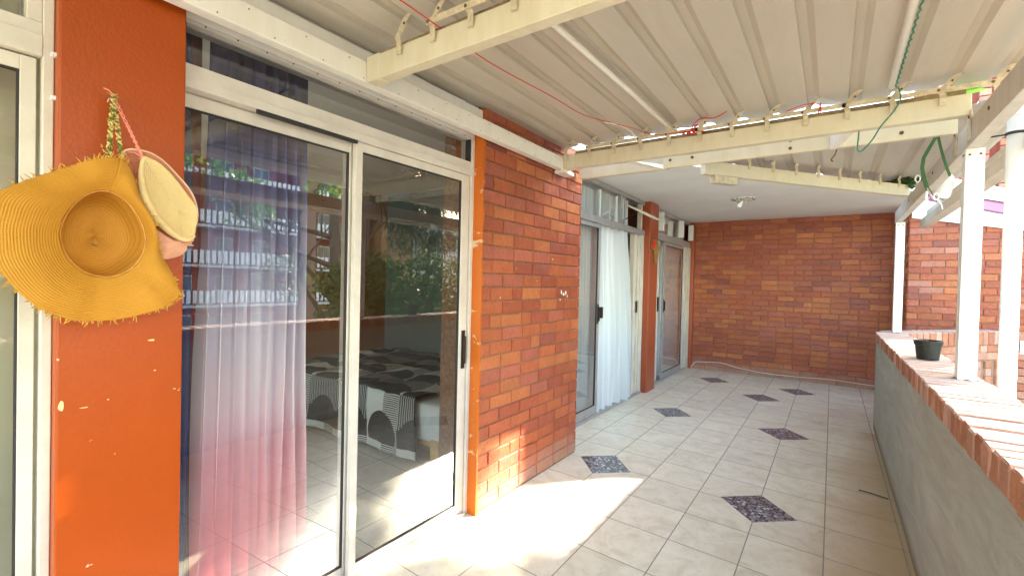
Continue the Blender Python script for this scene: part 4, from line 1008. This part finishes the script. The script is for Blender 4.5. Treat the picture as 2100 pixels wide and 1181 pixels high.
# pink hat
root = thing('pink_hat', (-1.93, .6, 1.9), 'faded pink straw hat crumpled behind a cream one, crown poking out below', 'hat')
PK = [(0.515,2.018),(0.568,2.027),(0.616,2.010),(0.659,1.968),(0.705,1.904),(0.724,1.836),(0.711,1.775),(0.685,1.752),(0.62,1.735),(0.585,1.76),(0.556,1.81),(0.53,1.862),(0.503,1.916),(0.500,1.981)]
def bowl(outline, cy, cz, xr, xc, material, name, root, wav=.006, lip=True, n=7, rings=16, ux=1.0):
    rg = closed_spline(outline, n); N = len(rg); vs = []; uv = []; fs = []
    for j in range(rings+1):
        t = .02 + .98*j/rings
        for k in range(N+1):
            y, z = rg[k % N]; a = math.atan2(z-cz, y-cy)
            x = xc + (xr-xc)*t**2.2 + wav*t*math.sin(a*3+1) + wav*.6*t*noise.noise(V((y*20, z*20, 1)))
            vs.append((x, cy+(y-cy)*t, cz+(z-cz)*t)); uv.append((k/N, t*.13))
    for j in range(rings):
        for k in range(N): a = j*(N+1)+k; fs.append((a, a+1, a+N+2, a+N+1))
    mb = MB(); mb.add(vs, fs, 0, None, uv); o = under(mb.build(name, material, smooth=True), root); s = o.modifiers.new('thickness', 'SOLIDIFY'); s.thickness = .003; s.offset = 0
    if lip:
        mb = MB(); mb.tube([V(vs[rings*(N+1)+k]) for k in range(N+1)], .0032, 6, caps=False); under(mb.build('brim_edge', mat('pale straw edge', (.86,.60,.40), .7), smooth=True), root)
    return o
bowl(PK, .60, 1.88, -1.905, -1.965, M['pinkstraw'], 'brim', root)
PCR = [(.560,1.800),(.60,1.775),(.655,1.752),(.700,1.742),(.722,1.745),(.714,1.732),(.722,1.724),(.702,1.722),(.700,1.705),(.683,1.686),(.655,1.674),(.625,1.671),(.600,1.690),(.578,1.735)]
bowl(PCR, .64, 1.73, -1.935, -1.888, mat('plain faded pink straw', (.80,.40,.27), .7, nscale=30, namt=.15, bump=.3, bscale=200), 'crown', root, wav=.004, lip=False)
mb = MB(); cord_braid(mb, (-1.935,.491,2.186), (-1.882,.553,2.000), .0016)
mb.tube([(-1.935,.487,2.186), (-1.928,.505,2.14), (-1.905,.53,2.07), (-1.882,.5535,2.0)], .0026, 5); mb.tube([(-1.882,.5535,2.0), (-1.89,.535,2.012), (-1.90,.518,2.013)], .0024, 5); mb.tube([(-1.882,.5535,2.0), (-1.892,.545,1.995)], .0022, 5)
mb.tube([(-1.935,.489,2.195), (-1.93,.476,2.205), (-1.93,.463,2.207)], .0022, 5); mb.tube([(-1.935,.487,2.19), (-1.93,.476,2.175), (-1.93,.473,2.165)], .0022, 5)
under(mb.build('hanging_cord', M['pinkcord']), root)
root = thing('cream_hat', (-1.9, .63, 1.86), 'small cream straw hat folded flat inside the pink one', 'hat')
CR = [(0.553,1.994),(0.581,1.997),(0.623,1.968),(0.667,1.915),(0.704,1.862),(0.709,1.80),(0.704,1.757),(0.677,1.740),(0.633,1.762),(0.588,1.808),(0.560,1.864),(0.549,1.927)]
bowl(CR, .665, 1.835, -1.872, -1.896, M['creamstraw'], 'folded_crown', root, wav=.005, lip=False)
mb = MB()
rgc = closed_spline(CR, 7); seg = rgc[int(len(rgc)*.50):] + rgc[:4]
mb.tube([(-1.873 + .0, y, z) for y, z in seg], [.004 + .010*math.sin(3.14*i/(len(seg)-1)) for i in range(len(seg))], 8); under(mb.build('rolled_edge', M['creamstraw'] if False else mat('cream rolled straw', (.76,.55,.27), .7, nscale=60, namt=.12, bump=.3, bscale=250), smooth=True), root)

# ------------------------------------------------------------------ small things
root = thing('flowerpot', (.585, 4.42, 1.132), 'empty black plastic flowerpot standing on the brick coping', 'pot')
def lathe(mb, c, prof, n=28):
    vs = []; fs = []
    for r, z in prof:
        for k in range(n): vs.append((c[0]+math.cos(6.2832*k/n)*r, c[1]+math.sin(6.2832*k/n)*r, c[2]+z))
    for i in range(len(prof)-1):
        for k in range(n): fs.append((i*n+k, i*n+(k+1) % n, (i+1)*n+(k+1) % n, (i+1)*n+k))
    mb.add(vs, fs)
mb = MB(); lathe(mb, (.575,4.42,1.134), [(.0,0),(.060,0),(.063,.003),(.073,.100),(.079,.102),(.083,.134),(.080,.136),(.076,.132),(.071,.10),(.064,.04)]); under(mb.build('pot_body', M['black_plastic'], smooth=False), root)
mb = MB(); lathe(mb, (.575,4.42,1.134), [(.0,.060),(.04,.066),(.068,.058)]); under(mb.build('soil', M['soil']), root)
mb = MB(); mb.tube([(.58,4.44,1.19), (.57,4.40,1.25), (.555,4.37,1.28)], [.006,.005,.003], 6); under(mb.build('dry_stem', M['bark']), root)
# ceiling light
root = thing('ceiling_light', (-1.05, 7.15, 2.86), 'broken ceiling light with a bare bulb under the white slab', 'light')
mb = MB(); n = 20; c = (-1.05, 7.15, 2.86)
vs = [(c[0]+math.cos(6.283*k/n)*.15*(1+.12*math.sin(k*2.3)), c[1]+math.sin(6.283*k/n)*.15*(1+.12*math.cos(k*1.7)), 2.861 - h) for h in (0, .022) for k in range(n)]
mb.add(vs, [tuple(range(n,2*n))] + [(i, (i+1) % n, n+(i+1) % n, n+i) for i in range(n)]); under(mb.build('base_plate', M['slab'], bevel=.004), root)
mb = MB()
for k in range(14):
    a = 6.283*k/14; mb.tube([(c[0]+.12*math.cos(a), c[1]+.12*math.sin(a), 2.838), (c[0]+.165*math.cos(a+.3), c[1]+.165*math.sin(a+.3), 2.846)], [.008,.004], 5)
under(mb.build('rusted_rim', mat('rust', (.10,.03,.015), .9)), root)
mb = MB(); mb.tube([(-1.02,7.15,2.84), (-1.02,7.12,2.80)], .028, 10); under(mb.build('lamp_holder', M['strap']), root)
mb = MB(); lathe(mb, (0,0,0), [(0,0),(.018,.004),(.036,.03),(.032,.055),(.016,.085),(.014,.105)], 16)
o = under(mb.build('bulb', M['white_plastic'], smooth=True), root); o.matrix_parent_inverse = Matrix.Identity(4); o.location = (-.07, -.06, -.13); o.rotation_euler = (0, R(35), R(20))
# plaque
root = thing('wall_plaque', (-2.23, 7.0, 2.1), 'small Africa-shaped wooden plaque with a red patch on the red column', 'plaque')
AF = [(6.86,2.29),(6.95,2.315),(7.06,2.30),(7.12,2.275),(7.15,2.22),(7.215,2.20),(7.20,2.175),(7.14,2.13),(7.12,2.07),(7.13,2.04),(7.08,1.985),(7.04,1.945),(7.0,1.95),(6.975,2.02),(6.965,2.09),(6.93,2.135),(6.86,2.15),(6.82,2.19),(6.83,2.25)]
def extrude(mb, pts, x0, x1):
    n = len(pts); mb.add([(x0, *p) for p in pts] + [(x1, *p) for p in pts], [tuple(range(n))[::-1], tuple(range(n, 2*n))] + [(i, (i+1) % n, n+(i+1) % n, n+i) for i in range(n)])
mb = MB(); extrude(mb, AF, -2.243, -2.215); under(mb.build('carved_shape', mat('carved wood', (.42,.22,.07), .5, nscale=25, namt=.5), bevel=.004), root)
mb = MB(); extrude(mb, [(6.845+.07*math.cos(a*.5236)+.03, 2.225+.055*math.sin(a*.5236)) for a in range(12)], -2.215, -2.205); under(mb.build('red_patch', mat('red paint', (.65,.02,.01), .5)), root)
# cable at foot of end wall
cable('wall_cable', [(-2.24,9.44,.03), (-2.17,9.48,.125), (-2.0,9.485,.15), (-1.69,9.485,.165), (-1.35,9.485,.10), (-.9,9.485,.068), (-.5,9.485,.072), (-.0,9.485,.09), (.3,9.485,.082), (.62,9.485,.07)], .006, M['cable'], 'thin white cable clipped along the foot of the end wall', 'cable')
# stray twig / crack cover on floor
mb = MB(); mb.tube([(.22,4.66,.006), (.30,4.64,.007), (.40,4.60,.006)], .006, 6)
tag(mb.build('twig', M['bark']), 'dark thin twig lying on the tiles at the foot of the low wall', 'twig')

# ------------------------------------------------------------------ foliage
def leafy(mb, c, rad, n, size, cols, squash=1.0, droop=0, shell=.5):
    c = V(c)
    lumps = [(V((random.gauss(0,.5), random.gauss(0,.5), random.gauss(0,.42)))*1.0, random.uniform(.35,.6)) for _ in range(9)]
    for _ in range(n):
        lc, lr = random.choice(lumps); d = V((random.gauss(0,1), random.gauss(0,1), random.gauss(0,1))).normalized()*lr*random.uniform(shell, 1.05)
        p = lc + d; p = V((p.x*rad, p.y*rad, p.z*rad*squash)) + c
        a = V((random.gauss(0,1), random.gauss(0,1), random.gauss(0,1)-droop)).normalized(); b = a.cross(V((random.gauss(0,1), random.gauss(0,1), random.gauss(0,1)))).normalized()
        s = size*random.uniform(.6, 1.4); w = s*(.42 if not droop else .12); l = s*(1 if not droop else 2.4)
        cc = random.choice(cols); f = random.uniform(.7, 1.3); cc = tuple(x*f for x in cc)
        mb.add([p, p + a*l*.5 + b*w, p + a*l, p + a*l*.5 - b*w], [(0,1,2,3)], 0, cc)
GREEN = [(.05,.11,.03), (.07,.15,.04), (.10,.19,.05), (.04,.08,.03)]
LIME = [(.22,.50,.04), (.30,.62,.06)]
def tree(name, base_, h, rad, n, size, cols, label, squash=.8, droop=0, limbs=6):
    root = thing(name, base_, label, 'tree', 'trees in the garden opposite')
    b = V(base_); top = b + V((0,0,h)); mb = MB()
    mb.tube([b, b + V((.1,.05,h*.45)), b + V((-.05,.1,h*.8))], [.20,.15,.06], 10)
    for k in range(limbs):
        a = 6.28*k/limbs + random.uniform(-.3,.3); s = b + V((.05,.05,h*random.uniform(.4,.7))); mb.tube([s, s + V((math.cos(a)*rad*.4, math.sin(a)*rad*.4, rad*.3)), s + V((math.cos(a)*rad*.8, math.sin(a)*rad*.8, rad*.45))], [.07,.045,.015], 6)
    under(mb.build('trunk', M['bark'], smooth=True), root)
    mb = MB(); leafy(mb, top + V((0,0,-rad*squash*.4)), rad, n, size, cols, squash, droop); under(mb.build('crown', M['leaf']), root)
tree('leafy_tree', (7.4, 9.3, -4), 5.6, 1.9, 5200, .13, GREEN, 'round leafy green tree nearest the balcony, reflected beside the bare tree in the glass')
tree('leafy_tree', (8.4, 12.6, -4), 5.7, 2.1, 5200, .14, GREEN, 'bushy dark green tree beside the round one, reflected in the right pane')
tree('leafy_tree', (12.5, 14.6, -4), 6.2, 2.3, 3500, .16, [(.12,.17,.05),(.16,.19,.07)], 'paler leafy tree farther back in the garden, by the white building')
tree('conifer_tree', (11.6, 15.6, -4), 9.6, 2.5, 5200, .20, [(.03,.06,.04),(.045,.08,.05),(.06,.09,.07)], 'dark drooping conifer standing before the white building opposite', .7, 1.5)
# added tree, its unseen crown shaped to throw leafy shade on the near door
root = thing('shade_tree', (7.9, 9.0, -4), 'slender leaning tree added for its shade, with one flat sparse top, taller than the bushy ones', 'tree', 'trees in the garden opposite')
mb = MB(); mb.tube([(7.9,9.0,-4), (7.85,9.1,0), (7.8,9.2,4.2), (7.3,9.6,5.2), (6.6,10.2,5.45), (5.8,10.9,5.45)], [.11,.09,.06,.04,.03,.012], 8); under(mb.build('trunk', M['bark'], smooth=True), root)
mb = MB(); pd = V((.76,-.65,0)); sdv = V((.65,.76,0))
for _ in range(5200):
    pp = random.uniform(-3.25, -1.85); hh = random.uniform(-.52, .52); ss = 12 + random.gauss(0,.5)
    if noise.noise(V((pp*5, hh*5, 2))) < -.22 or random.random() < .25 and noise.noise(V((pp*11, hh*11, 5))) < 0: continue
    if pp < -2.62 - .15*noise.noise(V((hh*6, 1, 1))) and not (-.10 < hh < .34 and random.random() < (.75 if pp > -3.05 else .3)): continue
    p = pd*pp + sdv*ss + V((0,0,hh + .433*ss)); a_ = V((random.gauss(0,1), random.gauss(0,1), random.gauss(0,1))).normalized(); b_ = a_.cross(V((random.gauss(0,1), random.gauss(0,1), random.gauss(0,1)))).normalized(); s_ = random.uniform(.06,.12)
    mb.add([p, p + a_*s_*.5 + b_*s_*.35, p + a_*s_, p + a_*s_*.5 - b_*s_*.35], [(0,1,2,3)], 0, random.choice(GREEN))
under(mb.build('crown', M['leaf']), root)
# bare branching tree
root = thing('bare_tree', (12.5, 11.4, -4), 'tall bare-branched tree with a few tufts of bright leaves, before the brick flats', 'tree', 'trees in the garden opposite')
mb = MB(); tufts = []
def branch(p, d, L_, r, depth):
    pts = [p]; rs = [r]; q = V(p); dd = V(d)
    for k in range(4):
        dd = (dd + V((random.uniform(-.25,.25), random.uniform(-.25,.25), random.uniform(-.1,.2)))).normalized(); q = q + dd*L_/4; pts.append(V(q)); rs.append(r*(1-.18*(k+1)))
    mb.tube(pts, rs, 7)
    if depth == 0: tufts.append(q); return
    for _ in range(3 if depth > 1 else 2):
        nd = (dd + V((random.uniform(-.9,.9), random.uniform(-.9,.9), random.uniform(-.2,.7)))).normalized(); branch(random.choice(pts[2:]), nd, L_*.72, r*.5, depth-1)
mb.tube([(12.5,11.4,-4), (12.5,11.5,-1), (12.45,11.4,1.5), (12.5,11.3,4), (12.6,11.2,6.5)], [.34,.30,.27,.2,.12], 12)
for z, d in ((0.5,(0,-1,.8)), (2.0,(-.3,-1,.5)), (3.2,(.2,-1,.4)), (4.2,(0,1,.5)), (1.6,(.2,.8,.7)), (5.5,(0,-.6,.8)), (-.5,(.1,-1,1.0))): branch(V((12.48,11.35,z)), V(d).normalized(), 3.4, .13, 2)
under(mb.build('trunk', M['bark'], smooth=True), root)
mb = MB()
for q in tufts:
    if random.random() < .45: leafy(mb, q, .55, 90, .16, [(.20,.38,.07),(.14,.28,.06)])
under(mb.build('crown', M['leaf']), root)
# leaves resting on the roof edge
mb = MB(); leafy(mb, (.58, 6.12, 2.72), .13, 110, .06, GREEN, .5)
tag(mb.build('creeper', M['leaf']), 'dark green creeper leaves poking in where the angled beam meets the eave beam', 'plant')
mb = MB()
for k in range(9):
    p = V((.50 + k*.012, 3.62 + random.uniform(0,.1), 2.775 + random.uniform(-.012,.012))); mb.add([p, p + V((.05,.02,.016)), p + V((.11,.03,.006)), p + V((.05,.01,-.012))], [(0,1,2,3)], 0, random.choice(LIME))
tag(mb.build('bright_leaf', M['leaf']), 'bright lime green leaf caught above the end of the long beam', 'leaf')

# ------------------------------------------------------------------ buildings opposite (seen reflected in the glass)
M['face_brick'] = bpy.data.materials.new('dark red face brick'); 
m = M['face_brick']; m.use_nodes = True; nt = m.node_tree; p = nt.nodes['Principled BSDF']; p.inputs['Roughness'].default_value = .85
tc = nt.nodes.new('ShaderNodeTexCoord'); mp = nt.nodes.new('ShaderNodeMapping'); mp.inputs['Rotation'].default_value = (R(90), 0, R(90)); nt.links.new(tc.outputs['Object'], mp.inputs['Vector'])
bt = nt.nodes.new('ShaderNodeTexBrick'); bt.inputs['Scale'].default_value = 2.0; bt.inputs['Color1'].default_value = (.26,.085,.055,1); bt.inputs['Color2'].default_value = (.17,.055,.04,1); bt.inputs['Mortar'].default_value = (.28,.18,.14,1)
nt.links.new(mp.outputs[0], bt.inputs['Vector']); nt.links.new(bt.outputs['Color'], p.inputs['Base Color'])
M['tan_brick'] = mat('tan face brick', (.42,.22,.10), .85, nscale=3, namt=.3)
M['pale_wall'] = mat('pale grey plaster wall', (.62,.60,.57), .85, nscale=1, namt=.12)
M['win'] = mat('dark window glass', (.05,.055,.06), .08, spec=.8)
M['slat'] = mat('white painted slats', (.80,.82,.85), .6)
def rot_uv(): pass
FX = 35.0
root = thing('apartment_block', (FX, 20, -4), 'long dark red brick block of flats with white slatted balconies, reflected in the near door', 'building')
mb = MB(); mb.box(FX+1.4, FX+10, 6, 30.4, -4, 12.0); mb.box(FX, FX+1.4, 22.9, 24.6, -4, 12.0); mb.box(FX, FX+1.4, 29.4, 30.4, -4, 12.0); mb.box(FX, FX+1.4, 6, 7, -4, 12.0)
under(mb.build('brick_wall', M['face_brick']), root)
for fl in range(5):
    zl = -3.75 + fl*3.08
    for (ya, yb) in ((7.0, 22.9), (24.6, 29.4)):
        mb = MB(); mb.box(FX-.1, FX+1.4, ya, yb, zl-.25, zl-.05); under(mb.build('balcony_slab', M['pale_wall']), root)
        mb = MB(); y = ya+.1
        while y < yb-.1: mb.box(FX-.06, FX-.02, y, y+.26, zl+.08, zl+1.05); y += .42
        under(mb.build('slatted_railing', M['slat']), root)
        y = ya + 1.0
        while y < yb - 1.4:
            mb = MB(); w_ = 1.3; mb.box(FX+1.36, FX+1.40, y, y+w_, zl+1.0, zl+2.2); wi = under(mb.build('window', M['pale_wall']), root)
            mb = MB(); mb.box(FX+1.33, FX+1.358, y+.08, y+w_/2-.04, zl+1.08, zl+2.12); mb.box(FX+1.33, FX+1.358, y+w_/2+.04, y+w_-.08, zl+1.08, zl+2.12); g = mb.build('glass_pane', M['win']); g.parent = wi
            y += 2.9
mb = MB(); mb.box(FX-.2, FX+10.2, 5.8, 30.6, 12.0, 12.3); under(mb.build('roof', M['pale_wall']), root)
mb = MB(); mb.box(34, 44, 31.2, 35.6, -4, 14); root = mb.build('brick_tower', M['tan_brick']); tag(root, 'plain tan brick tower between the red flats and the white building', 'building')
root = thing('white_building', (46, 42, -4), 'pale plastered building with dark windows, behind the conifer', 'building')
mb = MB(); mb.box(44, 56, 36.5, 62, -4, 10.5); under(mb.build('wall', M['pale_wall']), root)
for fl in range(4):
    for k in range(6):
        mb = MB(); y = 38 + k*3.6; z = -2.6 + fl*3.1; mb.box(43.95, 44.0, y, y+2.2, z, z+1.7); wi = under(mb.build('window', M['win']), root)
        mb = MB()
        for q in range(4): mb.box(43.92, 43.948, y+q*.7, y+q*.7+.07, z, z+1.7)
        g = mb.build('window_bars', M['slat']); g.parent = wi
# neighbouring wing that cuts off the sun from the far end of the balcony
root = thing('neighbour_wing', (5, 17, -4), 'tall white plastered wing of the building beyond the angled wall', 'building')
mb = MB(); mb.box(2.6, 7.5, 14.14, 24, -4, 12); under(mb.build('plaster_wall', M['plaster_white']), root)
mb = MB(); mb.box(7.502, 9.8, 14.14, 24, 8.55, 12); under(mb.build('sun_block_overhang', M['plaster_white']), root)  # added unseen block that keeps sun streaks out of the roof gap
mb = MB(); mb.box(2.5, 9.9, 14.04, 24.1, 12, 12.3); under(mb.build('roof_slab', M['pale_wall']), root)

# ------------------------------------------------------------------ light
sun_dir = V((.60, .702, .400)).normalized()
az = math.atan2(.65, .762); 
sd = V((math.sin(az)*math.cos(R(23.4)), math.cos(az)*math.cos(R(23.4)), math.sin(R(23.4))))
sl = bpy.data.lights.new('sun', 'SUN'); sl.energy = 2.1; sl.angle = R(.5); sl.color = (1, .93, .82)
so = bpy.data.objects.new('sun', sl); col.objects.link(so); so.rotation_euler = sd.to_track_quat('Z', 'Y').to_euler(); so.location = (10, 12, 10)
w = bpy.data.worlds.new('World'); scene.world = w; w.use_nodes = True; nt = w.node_tree
sky = nt.nodes.new('ShaderNodeTexSky'); sky.sky_type = 'NISHITA'; sky.sun_disc = False; sky.sun_elevation = R(23.4); sky.sun_rotation = az
bg = nt.nodes['Background']; bg.inputs['Strength'].default_value = .15; nt.links.new(sky.outputs[0], bg.inputs['Color'])
vs_ = scene.view_settings; vs_.view_transform = 'Standard'; vs_.look = 'None'; vs_.gamma = 1; vs_.exposure = 3.75; vs_.use_white_balance = True; vs_.white_balance_temperature = 7600; vs_.white_balance_tint = 4; vs_.use_curve_mapping = False
scene.cycles.max_bounces = 10; scene.cycles.diffuse_bounces = 6; scene.cycles.glossy_bounces = 4; scene.cycles.transparent_max_bounces = 16
scene.cycles.sample_clamp_indirect = 8
